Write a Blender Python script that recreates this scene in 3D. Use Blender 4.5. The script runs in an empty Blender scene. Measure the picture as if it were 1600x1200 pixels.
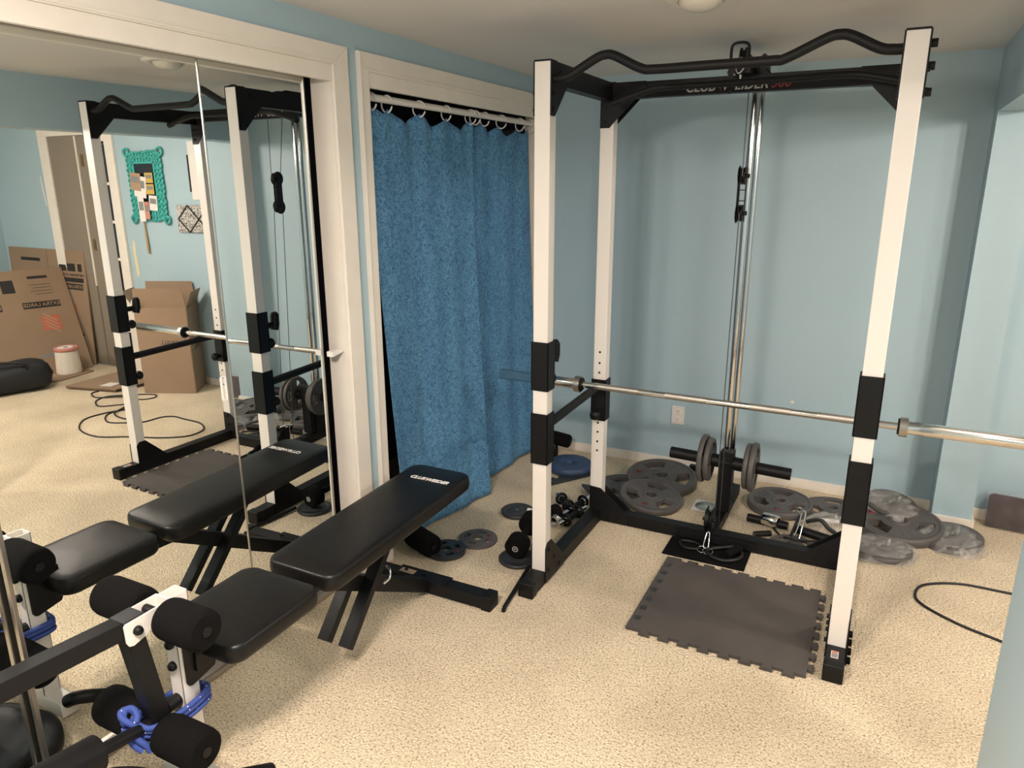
import bpy, bmesh, math, random
from mathutils import Vector, Matrix
R = math.radians
C = bpy.context.scene.collection
S = bpy.context.scene
random.seed(7)

# ------------------------------------------------------------------ camera
def setup_camera():
    yaw, pitch, roll = R(27.0132), R(-15.4529), R(-0.1515)
    fw = Vector((-math.sin(yaw) * math.cos(pitch), math.cos(yaw) * math.cos(pitch), math.sin(pitch)))
    rt = Vector((math.cos(yaw), math.sin(yaw), 0))
    up = rt.cross(fw)
    r2 = rt * math.cos(roll) + up * math.sin(roll)
    u2 = -rt * math.sin(roll) + up * math.cos(roll)
    cam = bpy.data.cameras.new('camera')
    cam.sensor_width = 36; cam.lens = 36 * 1131.17 / 1600
    cam.clip_start = 0.02; cam.clip_end = 50
    o = bpy.data.objects.new('camera', cam); C.objects.link(o)
    m = Matrix((r2, u2, -fw)).transposed().to_4x4()
    m.translation = Vector((1.8846, -2.4892, 1.635))
    o.matrix_world = m
    S.camera = o
setup_camera()

# ------------------------------------------------------------------ world, lights, exposure
w = bpy.data.worlds.new('world'); S.world = w; w.use_nodes = True
w.node_tree.nodes['Background'].inputs[0].default_value = (0.02, 0.022, 0.025, 1)
w.node_tree.nodes['Background'].inputs[1].default_value = 1.0
S.view_settings.view_transform = 'Standard'
try: S.view_settings.look = 'None'
except Exception: pass
S.view_settings.gamma = 1; S.view_settings.use_curve_mapping = False
S.view_settings.exposure = 0.08
CEIL = 2.204
WARM = (1.0, 0.86, 0.76)
LAMPS = [  # x, y, downward watts, sideways watts, bulb offsets
    (1.08, -2.15, 50, 42, ((-.12, .02), (.12, .05), (0, -.13))),
    (3.2, -0.1, 6, 54, ((-.12, .05), (.12, .05), (0, -.13))),
    (4.7, -2.0, 45, 80, ((-.1, 0), (.1, 0)))]
def lamp_light(x, y, down, side, offs):
    for dx, dy in offs:
        l = bpy.data.lights.new('bulb_down', 'AREA'); l.shape = 'DISK'; l.size = 0.10
        l.energy = down / len(offs); l.color = WARM
        o = bpy.data.objects.new('bulb_down', l); C.objects.link(o); o.location = (x + dx, y + dy, 2.06)
        l = bpy.data.lights.new('bulb_glow', 'POINT'); l.shadow_soft_size = 0.035
        l.energy = side / len(offs); l.color = WARM
        o = bpy.data.objects.new('bulb_glow', l); C.objects.link(o); o.location = (x + dx, y + dy, 2.02)
for a in LAMPS: lamp_light(*a)
S.cycles.max_bounces = 10; S.cycles.diffuse_bounces = 5; S.cycles.glossy_bounces = 6
S.cycles.transparent_max_bounces = 12
S.cycles.sample_clamp_indirect = 30
S.cycles.caustics_reflective = True
S.cycles.use_denoising = True

# ------------------------------------------------------------------ materials
def mat(name, col, rough=0.5, metal=0.0, noise=None, bump=None, spec=None, coat=None, sheen=None):
    m = bpy.data.materials.new(name); m.use_nodes = True
    nt = m.node_tree; b = nt.nodes['Principled BSDF']
    b.inputs['Base Color'].default_value = (*col, 1)
    b.inputs['Roughness'].default_value = rough; b.inputs['Metallic'].default_value = metal
    if spec is not None: b.inputs['Specular IOR Level'].default_value = spec
    if coat: b.inputs['Coat Weight'].default_value = coat
    if sheen: b.inputs['Sheen Weight'].default_value = sheen
    tc = nt.nodes.new('ShaderNodeTexCoord')
    if noise:   # (scale, dark colour, lo, hi)
        n = nt.nodes.new('ShaderNodeTexNoise'); n.inputs['Scale'].default_value = noise[0]
        n.inputs['Detail'].default_value = 4
        nt.links.new(tc.outputs['Object'], n.inputs['Vector'])
        r = nt.nodes.new('ShaderNodeValToRGB')
        r.color_ramp.elements[0].position = noise[2]; r.color_ramp.elements[1].position = noise[3]
        r.color_ramp.elements[0].color = (*noise[1], 1); r.color_ramp.elements[1].color = (*col, 1)
        nt.links.new(n.outputs['Fac'], r.inputs['Fac']); nt.links.new(r.outputs['Color'], b.inputs['Base Color'])
    if bump:    # (scale, strength, distance)
        n = nt.nodes.new('ShaderNodeTexNoise'); n.inputs['Scale'].default_value = bump[0]
        n.inputs['Detail'].default_value = 3
        nt.links.new(tc.outputs['Object'], n.inputs['Vector'])
        bp = nt.nodes.new('ShaderNodeBump'); bp.inputs['Strength'].default_value = bump[1]
        bp.inputs['Distance'].default_value = bump[2]
        nt.links.new(n.outputs['Fac'], bp.inputs['Height']); nt.links.new(bp.outputs['Normal'], b.inputs['Normal'])
    return m
M = {}
M['wall'] = mat('wall_paint', (0.385, 0.515, 0.575), 0.5, noise=(1.5, (0.37, 0.50, 0.56), 0.3, 0.7), bump=(60, 0.08, 0.002))
M['ceiling'] = mat('ceiling_paint', (0.72, 0.69, 0.66), 0.8, noise=(2, (0.69, 0.66, 0.62), 0.3, 0.7))
M['trim'] = mat('cream_trim', (0.82, 0.76, 0.68), 0.4, noise=(9, (0.79, 0.73, 0.65), 0.35, 0.6), bump=(25, 0.05, 0.002))
M['closet'] = mat('closet_painted_shade', (0.05, 0.05, 0.065), 0.8)  # shade of the unlit closet put into its wall colour
M['white'] = mat('white_powder_coat', (0.80, 0.75, 0.70), 0.32)
M['black'] = mat('black_powder_coat', (0.004, 0.004, 0.005), 0.5, spec=0.3, noise=(14, (0.006, 0.006, 0.007), 0.3, 0.7), bump=(400, 0.06, 0.001))
M['plastic'] = mat('black_plastic', (0.0035, 0.0035, 0.004), 0.5, spec=0.3)
M['vinyl'] = mat('black_vinyl', (0.0035, 0.0035, 0.004), 0.40, spec=0.33, noise=(7, (0.006, 0.0055, 0.0055), 0.3, 0.7), bump=(260, 0.12, 0.001))
M['foam'] = mat('black_foam', (0.004, 0.0037, 0.0037), 0.95, spec=0.15, bump=(300, 0.3, 0.002))
M['chrome'] = mat('chrome', (0.72, 0.70, 0.68), 0.12, 1.0)
M['steel'] = mat('brushed_steel', (0.52, 0.49, 0.46), 0.30, 1.0, bump=(300, 0.05, 0.001))
M['iron'] = mat('grey_iron', (0.10, 0.092, 0.088), 0.5, noise=(12, (0.08, 0.075, 0.072), 0.3, 0.7), bump=(150, 0.15, 0.001))
M['darkiron'] = mat('dark_iron', (0.035, 0.037, 0.040), 0.42, noise=(15, (0.025, 0.026, 0.028), 0.3, 0.7))
M['red'] = mat('red_mark', (0.16, 0.02, 0.025), 0.6)
M['bluevinyl'] = mat('blue_vinyl', (0.035, 0.065, 0.14), 0.5)
M['rubber'] = mat('grey_foam_rubber', (0.078, 0.068, 0.061), 0.85, noise=(5, (0.066, 0.058, 0.053), 0.35, 0.65), bump=(300, 0.1, 0.001))
M['cable'] = mat('black_cable', (0.006, 0.006, 0.006), 0.5)
M['wire'] = mat('steel_cable', (0.10, 0.10, 0.10), 0.4, 0.6)
M['card'] = mat('cardboard', (0.30, 0.205, 0.135), 0.85, noise=(4, (0.28, 0.19, 0.12), 0.3, 0.7))
M['cardin'] = mat('dark_cardboard_edge', (0.16, 0.10, 0.06), 0.9)
M['ink'] = mat('black_ink', (0.02, 0.018, 0.018), 0.8)
M['cardprint'] = mat('bare_cardboard_print', (0.40, 0.27, 0.17), 0.9)
M['orange'] = mat('orange_ink', (0.48, 0.14, 0.08), 0.8)
M['paper'] = mat('white_paper', (0.75, 0.72, 0.68), 0.8)
M['plaster'] = mat('yellow_filler', (0.72, 0.62, 0.40), 0.9)
M['brown'] = mat('taupe_door_paint', (0.24, 0.20, 0.155), 0.55)
M['brass'] = mat('aged_brass', (0.30, 0.20, 0.09), 0.4, 0.9)
M['nightglass'] = mat('dark_window_pane', (0.012, 0.016, 0.024), 0.12)
M['teal'] = mat('teal_paint', (0.05, 0.38, 0.34), 0.4)
M['album'] = mat('maroon_album_cover', (0.035, 0.012, 0.014), 0.25, noise=(30, (0.025, 0.01, 0.012), 0.3, 0.7))
M['rope'] = mat('blue_rope', (0.035, 0.07, 0.30), 0.7, bump=(500, 0.5, 0.002))
M['outlet'] = mat('ivory_plastic', (0.72, 0.68, 0.65), 0.4)
M['lampglass'] = mat('frosted_dome', (0.72, 0.66, 0.56), 0.3)
M['pink'] = mat('pink_rim', (0.55, 0.22, 0.17), 0.6)
M['tub'] = mat('white_ribbed_plastic', (0.75, 0.68, 0.58), 0.6)
M['bag'] = mat('black_nylon', (0.010, 0.011, 0.014), 0.7, bump=(40, 0.3, 0.004))
M['tan'] = mat('tan_wood', (0.45, 0.30, 0.16), 0.6)
M['yellow'] = mat('yellow_print', (0.55, 0.38, 0.08), 0.7)
M['greyprint'] = mat('grey_print', (0.22, 0.22, 0.22), 0.6)
M['redtext'] = mat('red_lettering', (0.28, 0.03, 0.03), 0.5)
M['dimtext'] = mat('greyer_white_lettering', (0.45, 0.44, 0.43), 0.6)  # rear beam lettering, one even tone greyer than the white lettering
M['whitetext'] = mat('white_lettering', (0.85, 0.83, 0.8), 0.5)
M['cd'] = mat('silver_disc', (0.45, 0.5, 0.47), 0.25, 0.6)

def carpet():
    m = bpy.data.materials.new('beige_carpet'); m.use_nodes = True
    nt = m.node_tree; b = nt.nodes['Principled BSDF']; L = nt.links.new
    b.inputs['Roughness'].default_value = 1.0; b.inputs['Specular IOR Level'].default_value = 0.05
    b.inputs['Sheen Weight'].default_value = 0.1
    tc = nt.nodes.new('ShaderNodeTexCoord')
    n1 = nt.nodes.new('ShaderNodeTexNoise'); n1.inputs['Scale'].default_value = 136; n1.inputs['Detail'].default_value = 3
    n1.inputs['Roughness'].default_value = 0.65
    n2 = nt.nodes.new('ShaderNodeTexNoise'); n2.inputs['Scale'].default_value = 2.2; n2.inputs['Detail'].default_value = 3
    v = nt.nodes.new('ShaderNodeTexVoronoi'); v.inputs['Scale'].default_value = 170
    for n in (n1, n2, v): L(tc.outputs['Object'], n.inputs['Vector'])
    r = nt.nodes.new('ShaderNodeValToRGB')
    e = r.color_ramp.elements
    e[0].position = 0.33; e[0].color = (0.26, 0.18, 0.11, 1)
    e[1].position = 0.58; e[1].color = (0.90, 0.765, 0.545, 1)
    k = e.new(0.435); k.color = (0.68, 0.565, 0.405, 1)
    L(n1.outputs['Fac'], r.inputs['Fac'])
    r2 = nt.nodes.new('ShaderNodeValToRGB')
    r2.color_ramp.elements[0].position = 0.3; r2.color_ramp.elements[0].color = (0.80, 0.785, 0.77, 1)
    r2.color_ramp.elements[1].position = 0.62; r2.color_ramp.elements[1].color = (1, 1, 1, 1)
    L(n2.outputs['Fac'], r2.inputs['Fac'])
    mx = nt.nodes.new('ShaderNodeMixRGB'); mx.blend_type = 'MULTIPLY'; mx.inputs[0].default_value = 1
    L(r.outputs['Color'], mx.inputs[1]); L(r2.outputs['Color'], mx.inputs[2]); L(mx.outputs['Color'], b.inputs['Base Color'])
    ad = nt.nodes.new('ShaderNodeMath'); ad.operation = 'SUBTRACT'
    L(n1.outputs['Fac'], ad.inputs[0]); L(v.outputs['Distance'], ad.inputs[1])
    bp = nt.nodes.new('ShaderNodeBump'); bp.inputs['Strength'].default_value = 0.9; bp.inputs['Distance'].default_value = 0.006
    L(ad.outputs[0], bp.inputs['Height']); L(bp.outputs['Normal'], b.inputs['Normal'])
    return m
M['carpet'] = carpet()

def curtain_mat():
    m = bpy.data.materials.new('mottled_blue_curtain'); m.use_nodes = True
    nt = m.node_tree; b = nt.nodes['Principled BSDF']; L = nt.links.new
    b.inputs['Roughness'].default_value = 0.75
    tc = nt.nodes.new('ShaderNodeTexCoord')
    n1 = nt.nodes.new('ShaderNodeTexNoise'); n1.inputs['Scale'].default_value = 70; n1.inputs['Detail'].default_value = 1.5
    n1.inputs['Distortion'].default_value = 1.6
    n2 = nt.nodes.new('ShaderNodeTexNoise'); n2.inputs['Scale'].default_value = 9
    mp = nt.nodes.new('ShaderNodeMapping'); mp.inputs['Scale'].default_value = (1, 1, 0.35)
    L(tc.outputs['Object'], n1.inputs['Vector']); L(tc.outputs['Object'], mp.inputs['Vector']); L(mp.outputs['Vector'], n2.inputs['Vector'])
    r = nt.nodes.new('ShaderNodeValToRGB'); e = r.color_ramp.elements
    e[0].position = 0.38; e[0].color = (0.045, 0.15, 0.31, 1)
    e[1].position = 0.58; e[1].color = (0.135, 0.335, 0.54, 1)
    L(n1.outputs['Fac'], r.inputs['Fac'])
    r2 = nt.nodes.new('ShaderNodeValToRGB')
    r2.color_ramp.elements[0].position = 0.35; r2.color_ramp.elements[0].color = (0.82, 0.84, 0.88, 1)
    r2.color_ramp.elements[1].position = 0.6; r2.color_ramp.elements[1].color = (1, 1, 1, 1)
    L(n2.outputs['Fac'], r2.inputs['Fac'])
    mx = nt.nodes.new('ShaderNodeMixRGB'); mx.blend_type = 'MULTIPLY'; mx.inputs[0].default_value = 1
    L(r.outputs['Color'], mx.inputs[1]); L(r2.outputs['Color'], mx.inputs[2]); L(mx.outputs['Color'], b.inputs['Base Color'])
    return m
M['curtain'] = curtain_mat()

def mirror_mat():
    m = bpy.data.materials.new('mirror_glass'); m.use_nodes = True
    b = m.node_tree.nodes['Principled BSDF']
    b.inputs['Base Color'].default_value = (0.86, 0.885, 0.865, 1)
    b.inputs['Metallic'].default_value = 1; b.inputs['Roughness'].default_value = 0.0
    return m
M['mirror'] = mirror_mat()

def bag_plastic(name, alpha):
    m = bpy.data.materials.new(name); m.use_nodes = True
    nt = m.node_tree; b = nt.nodes['Principled BSDF']; L = nt.links.new
    b.inputs['Base Color'].default_value = (0.50, 0.48, 0.46, 1); b.inputs['Roughness'].default_value = 0.28
    tc = nt.nodes.new('ShaderNodeTexCoord'); n = nt.nodes.new('ShaderNodeTexNoise'); n.inputs['Scale'].default_value = 9
    n.inputs['Detail'].default_value = 2.5; n.inputs['Distortion'].default_value = 2.0
    L(tc.outputs['Object'], n.inputs['Vector'])
    r = nt.nodes.new('ShaderNodeMapRange'); r.inputs[1].default_value = 0.35; r.inputs[2].default_value = 0.7
    r.inputs[3].default_value = alpha * 0.55; r.inputs[4].default_value = min(1, alpha * 1.3)
    L(n.outputs['Fac'], r.inputs[0]); L(r.outputs[0], b.inputs['Alpha'])
    bp = nt.nodes.new('ShaderNodeBump'); bp.inputs['Strength'].default_value = 0.3; bp.inputs['Distance'].default_value = 0.012
    L(n.outputs['Fac'], bp.inputs['Height']); L(bp.outputs['Normal'], b.inputs['Normal'])
    return m
M['polybag'] = bag_plastic('clear_plastic_bag', 0.42)
M['shrink'] = bag_plastic('clear_shrink_wrap', 0.12)

def damask():
    m = bpy.data.materials.new('black_white_damask_cloth'); m.use_nodes = True
    nt = m.node_tree; b = nt.nodes['Principled BSDF']; L = nt.links.new
    b.inputs['Roughness'].default_value = 0.8
    tc = nt.nodes.new('ShaderNodeTexCoord'); n = nt.nodes.new('ShaderNodeTexNoise'); n.inputs['Scale'].default_value = 60
    n.inputs['Distortion'].default_value = 2.5; n.inputs['Detail'].default_value = 1
    L(tc.outputs['Object'], n.inputs['Vector'])
    r = nt.nodes.new('ShaderNodeValToRGB'); r.color_ramp.interpolation = 'CONSTANT'
    r.color_ramp.elements[0].color = (0.03, 0.03, 0.03, 1); r.color_ramp.elements[1].position = 0.48
    r.color_ramp.elements[1].color = (0.65, 0.62, 0.58, 1)
    L(n.outputs['Fac'], r.inputs['Fac']); L(r.outputs['Color'], b.inputs['Base Color'])
    return m
M['damask'] = damask()

# ------------------------------------------------------------------ mesh builder
OFF = {}
class MB:
    def __init__(s): s.bm = bmesh.new()
    def _add(s, vs, fs, smooth=False):
        bv = [s.bm.verts.new(v) for v in vs]; out = []
        for f in fs:
            try:
                q = s.bm.faces.new([bv[i] for i in f]); q.smooth = smooth; out.append(q)
            except ValueError: pass
        return bv, out
    def box(s, x0, x1, y0, y1, z0, z1, bev=0.0, mtx=None, seg=2):
        t = bmesh.new(); bmesh.ops.create_cube(t, size=1)
        for v in t.verts:
            v.co = Vector(((v.co.x + .5) * (x1 - x0) + x0, (v.co.y + .5) * (y1 - y0) + y0, (v.co.z + .5) * (z1 - z0) + z0))
        if bev > 0: bmesh.ops.bevel(t, geom=t.edges[:], offset=bev, segments=seg, profile=0.7, affect='EDGES')
        if mtx: bmesh.ops.transform(t, matrix=mtx, verts=t.verts)
        s.merge(t, bev > 0.004); return s
    def merge(s, t, smooth=False):
        me = bpy.data.meshes.new('t'); t.to_mesh(me); t.free()
        n0 = len(s.bm.faces); s.bm.from_mesh(me); bpy.data.meshes.remove(me)
        s.bm.faces.ensure_lookup_table()
        if smooth:
            for f in s.bm.faces[n0:]: f.smooth = True
    def beam(s, a, b, wx, wy, bev=0.002, up=(0, 0, 1)):   # rectangular tube between two points
        a = Vector(a); b = Vector(b); d = b - a; L = d.length; d.normalize()
        u = Vector(up)
        if abs(d.dot(u)) > .98: u = Vector((0, 1, 0))
        x = u.cross(d).normalized(); y = d.cross(x)
        m = Matrix((x, y, d)).transposed().to_4x4(); m.translation = a
        return s.box(-wx / 2, wx / 2, -wy / 2, wy / 2, 0, L, bev, m)
    def cyl(s, a, b, r, r2=None, seg=24, cap=True):
        return s.tube([a, b], r, seg, cap, r2)
    def tube(s, pts, r, seg=12, cap=True, r2=None, closed=False):
        P = [Vector(p) for p in pts]; n = len(P)
        rr = [r] * n if not isinstance(r, (list, tuple)) else list(r)
        if r2 is not None: rr[-1] = r2
        T = []
        for i in range(n):
            if closed: d = P[(i + 1) % n] - P[i - 1]
            else: d = P[min(i + 1, n - 1)] - P[max(i - 1, 0)]
            T.append(d.normalized() if d.length > 1e-9 else Vector((0, 0, 1)))
        u = Vector((0, 0, 1)) if abs(T[0].z) < .9 else Vector((1, 0, 0))
        u = (u - T[0] * u.dot(T[0])).normalized(); rings = []; vs = []
        for i in range(n):
            u = (u - T[i] * u.dot(T[i])).normalized(); v = T[i].cross(u)
            rings.append(len(vs))
            for k in range(seg):
                a = 2 * math.pi * k / seg
                vs.append(P[i] + (u * math.cos(a) + v * math.sin(a)) * rr[i])
        fs = []
        for i in range(n if closed else n - 1):
            A = rings[i]; B = rings[(i + 1) % n]
            for k in range(seg): fs.append((A + k, A + (k + 1) % seg, B + (k + 1) % seg, B + k))
        s._add(vs, fs, True)
        if cap and not closed:
            for A, rev in ((0, True), (rings[-1], False)):
                ring = [vs[A + k] for k in range(seg)]
                s._add(ring[::-1] if rev else ring, [tuple(range(seg))])
        return s
    def lathe(s, prof, c=(0, 0, 0), axis='z', seg=40, mtx=None):   # prof: (r, h)
        vs = []; fs = []; c = Vector(c)
        for r, h in prof:
            for k in range(seg):
                a = 2 * math.pi * k / seg; x, y = r * math.cos(a), r * math.sin(a)
                v = {'z': Vector((x, y, h)), 'x': Vector((h, x, y)), 'y': Vector((y, h, x))}[axis] + c
                vs.append(mtx @ v if mtx else v)
        for i in range(len(prof) - 1):
            for k in range(seg):
                fs.append((i * seg + k, i * seg + (k + 1) % seg, (i + 1) * seg + (k + 1) % seg, (i + 1) * seg + k))
        s._add(vs, fs, True); return s
    def prism(s, poly, axis, h0, h1, bev=0.0, mtx=None):   # poly 2D; axis 'x': (y,z)  'y': (x,z)  'z': (x,y)
        def P(a, b, h): return {'x': (h, a, b), 'y': (a, h, b), 'z': (a, b, h)}[axis]
        t = bmesh.new()
        lo = [t.verts.new(P(a, b, h0)) for a, b in poly]; hi = [t.verts.new(P(a, b, h1)) for a, b in poly]
        n = len(poly)
        t.faces.new(lo[::-1]); t.faces.new(hi)
        for i in range(n): t.faces.new((lo[i], lo[(i + 1) % n], hi[(i + 1) % n], hi[i]))
        bmesh.ops.recalc_face_normals(t, faces=t.faces)
        if bev > 0: bmesh.ops.bevel(t, geom=t.edges[:], offset=bev, segments=2, profile=0.7, affect='EDGES')
        if mtx: bmesh.ops.transform(t, matrix=mtx, verts=t.verts)
        s.merge(t); return s
    def holed(s, outer, holes, z0, z1, mtx=None):   # plate in xy with holes, via triangle fill
        t = bmesh.new(); es = []
        for lp in [outer] + holes:
            vs = [t.verts.new((x, y, 0)) for x, y in lp]
            for i in range(len(vs)): es.append(t.edges.new((vs[i], vs[(i + 1) % len(vs)])))
        bmesh.ops.triangle_fill(t, use_beauty=True, use_dissolve=False, edges=es)
        for f in t.faces:
            if f.normal.z < 0: f.normal_flip()
        g = bmesh.ops.extrude_face_region(t, geom=t.faces[:])
        top = [v for v in g['geom'] if isinstance(v, bmesh.types.BMVert)]
        for v in t.verts: v.co.z = z0
        for v in top: v.co.z = z1
        bmesh.ops.recalc_face_normals(t, faces=t.faces)
        if mtx: bmesh.ops.transform(t, matrix=mtx, verts=t.verts)
        s.merge(t); return s
    def each(s, name, m, parent=None, local=False):   # one object per separate piece
        s.bm.verts.index_update(); s.bm.verts.ensure_lookup_table(); seen = set(); out = []
        for v0 in s.bm.verts:
            if v0.index in seen: continue
            st = [v0]; comp = set([v0.index]); 
            while st:
                v = st.pop()
                for e in v.link_edges:
                    w2 = e.other_vert(v)
                    if w2.index not in comp: comp.add(w2.index); st.append(w2)
            seen |= comp; out.append(comp)
        s.bm.verts.index_update(); objs = []
        # join pieces whose first vertices coincide (tube sides with their caps)
        keyed = []
        for comp in out:
            pts = set(tuple(round(c, 5) for c in s.bm.verts[i].co) for i in comp); hit = None
            for kk in keyed:
                if kk[0] & pts: hit = kk; break
            if hit: hit[0] |= pts; hit[1] |= comp
            else: keyed.append([pts, set(comp)])
        for pts, comp in keyed:
            b2 = s.bm.copy(); b2.verts.ensure_lookup_table()
            bmesh.ops.delete(b2, geom=[v for v in b2.verts if v.index not in comp], context='VERTS')
            q = MB(); q.bm.free(); q.bm = b2; objs.append(q.build(name, m, parent, local))
        s.bm.free(); return objs
    def build(s, name, m, parent=None, local=False):
        off = Vector((0, 0, 0))
        if parent is not None and not local: off = OFF.get(parent.name, Vector((0, 0, 0)))
        if off.length: bmesh.ops.translate(s.bm, vec=-off, verts=s.bm.verts)
        me = bpy.data.meshes.new(name); s.bm.to_mesh(me); s.bm.free()
        me.materials.append(m)
        o = bpy.data.objects.new(name, me); C.objects.link(o)
        if parent is not None: o.parent = parent; OFF[o.name] = off
        return o
def tag(o, label=None, cat=None, group=None, kind=None):
    if label: o['label'] = label
    if cat: o['category'] = cat
    if group: o['group'] = group
    if kind: o['kind'] = kind
    return o
def thing(name, loc, label, cat, group=None):
    o = bpy.data.objects.new(name, None); C.objects.link(o); o.location = loc; o.empty_display_size = 0.05
    OFF[o.name] = Vector(loc); return tag(o, label, cat, group)
def struct(name, mb, m, parent=None):
    o = mb.build(name, m, parent)
    if parent is None: o['kind'] = 'structure'
    return o
def copy_tree(o, parent=None):
    c = o.copy(); C.objects.link(c)
    if parent is not None: c.parent = parent
    for ch in list(o.children): copy_tree(ch, c)
    return c
def bez(pts, n=8, closed=False):     # Catmull-Rom
    P = [Vector(p) for p in pts]; out = []; N = len(P)
    rng = range(N) if closed else range(N - 1)
    for i in rng:
        p0 = P[i - 1] if (closed or i > 0) else P[0]; p1 = P[i]; p2 = P[(i + 1) % N]
        p3 = P[(i + 2) % N] if (closed or i + 2 < N) else P[-1]
        for k in range(n):
            t = k / n
            out.append(0.5 * ((2 * p1) + (-p0 + p2) * t + (2 * p0 - 5 * p1 + 4 * p2 - p3) * t * t + (-p0 + 3 * p1 - 3 * p2 + p3) * t ** 3))
    if not closed: out.append(P[-1])
    return out
def circ(cx, cy, r, n=24, a0=0, a1=360): return [(cx + r * math.cos(R(a0 + (a1 - a0) * i / n)), cy + r * math.sin(R(a0 + (a1 - a0) * i / n))) for i in range(n)]
def text(name, body, size, m, parent, mtx, shear=0.0, extrude=0.0006, sx=1.0, align='CENTER', offset=0.0):
    cu = bpy.data.curves.new('t', 'FONT'); cu.body = body; cu.size = size; cu.shear = shear
    cu.extrude = extrude; cu.align_x = align; cu.align_y = 'CENTER'; cu.offset = offset
    o = bpy.data.objects.new('t', cu); C.objects.link(o)
    bpy.context.view_layer.update()
    me = bpy.data.meshes.new_from_object(o.evaluated_get(bpy.context.evaluated_depsgraph_get()))
    bpy.data.objects.remove(o); bpy.data.curves.remove(cu)
    sc = Matrix.Diagonal((sx, 1, 1, 1))
    off = Matrix.Translation(-OFF.get(parent.name, Vector((0, 0, 0)))) if parent else Matrix()
    me.transform(off @ mtx @ sc); me.materials.clear(); me.materials.append(m); me.name = name
    q = bpy.data.objects.new(name, me); C.objects.link(q)
    if parent: q.parent = parent
    return q
def frame_mtx(o, x, y):   # matrix with given origin, x axis, y axis
    x = Vector(x).normalized(); y = Vector(y); y = (y - x * y.dot(x)).normalized(); z = x.cross(y)
    m = Matrix((x, y, z)).transposed().to_4x4(); m.translation = Vector(o); return m

# ------------------------------------------------------------------ the setting
XW = 0.05; YB = 1.562; XP = 2.244; YN = -3.9; XE = 5.95
struct('floor', MB().box(-0.75, XE + .1, YN, 1.75, -0.08, 0), M['carpet'])
struct('ceiling', MB().box(-0.75, XE + .1, YN, 1.75, CEIL, CEIL + .08), M['ceiling'])
wl = MB()
wl.box(-0.03, XW, YN, -2.45, 0, CEIL)
wl.box(-0.03, XW, -2.45, -0.305, 2.045, CEIL)
wl.box(-0.03, XW, -0.305, -0.108, 0, CEIL)
wl.box(-0.03, XW, -0.108, 1.49, 2.045, CEIL)
wl.box(-0.03, XW, 1.49, YB, 0, CEIL)
struct('wall_left', wl, M['wall'])
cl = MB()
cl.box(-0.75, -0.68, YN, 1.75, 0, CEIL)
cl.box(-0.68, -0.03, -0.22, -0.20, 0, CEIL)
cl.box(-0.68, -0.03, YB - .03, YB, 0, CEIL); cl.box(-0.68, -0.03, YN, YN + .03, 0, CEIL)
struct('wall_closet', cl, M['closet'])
struct('wall_back', MB().box(-0.68, XE + .1, YB, YB + .15, 0, CEIL), M['wall'])
wr = MB()
wr.box(XP, XP + .17, YN, -0.62, 0, CEIL)
wr.box(XP, XP + .17, 1.40, YB, 0, CEIL)
wr.box(XP, XP + .17, -0.62, 1.40, 1.93, CEIL)
struct('wall_right', wr, M['wall'])
struct('wall_end', MB().box(XE, XE + .1, YN, YB, 0, CEIL), M['wall'])
struct('wall_front', MB().box(-0.75, XE + .1, YN - .1, YN, 0, CEIL), M['wall'])
bb = MB().box(XW, XP, YB - .015, YB, 0, 0.055, 0.003)
struct('baseboard_back', bb, M['trim'])
bb = MB(); bb.box(XP - .0, XP + .17, 1.388, 1.40, 0, 0.05, 0.003); bb.box(XP + .17, XP + .182, 1.388, YB, 0, 0.05, 0.003)
bb.box(XP + .18, 4.05, YB - .014, YB, 0, 0.055, 0.003); bb.box(5.12, XE, YB - .014, YB, 0, 0.055, 0.003)
struct('baseboard_right', bb, M['trim'])

def casing(name, y0, y1, wl_, wr_, bead):
    m = MB(); zt = 2.112; zi = 2.045; x0 = XW; x1 = XW + .016
    m.prism([(y0 - wl_, 0), (y0, 0), (y0, zi), (y0 - wl_, zt)], 'x', x0, x1, 0.003)
    m.prism([(y1, 0), (y1 + wr_, 0), (y1 + wr_, zt), (y1, zi)], 'x', x0, x1, 0.003)
    m.prism([(y0 - wl_, zt), (y1 + wr_, zt), (y1, zi), (y0, zi)], 'x', x0, x1, 0.003)
    if bead: m.box(x1 - .004, x1 + .005, y0 - wl_, y0 - wl_ + .012, 0, zt - .004, 0.003)
    m.box(x1 - .003, x1 + .004, y0 - wl_ + .02, y1 + wr_ - .02, zi + .004, zi + .012, 0.002)
    m.box(XW - .012, XW + .010, y0, y1, 1.99, zi, 0.003)
    m.box(-0.045, XW, y0 - .012, y0, 0, zi)
    m.box(-0.045, XW, y1, y1 + .012, 0, zi)
    m.box(-0.045, XW - .012, y0, y1, 2.01, 2.045)
    return struct(name, m, M['trim'])
casing('trim_1', -2.45, -0.308, .08, .083, False)
casing('trim_2', -0.105, 1.475, .058, .06, True)
tr = MB().box(-0.045, 0.012, -2.45, -0.31, 0.0, 0.022, 0.003)
tag(struct('trim_3', tr, M['steel']))

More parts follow.
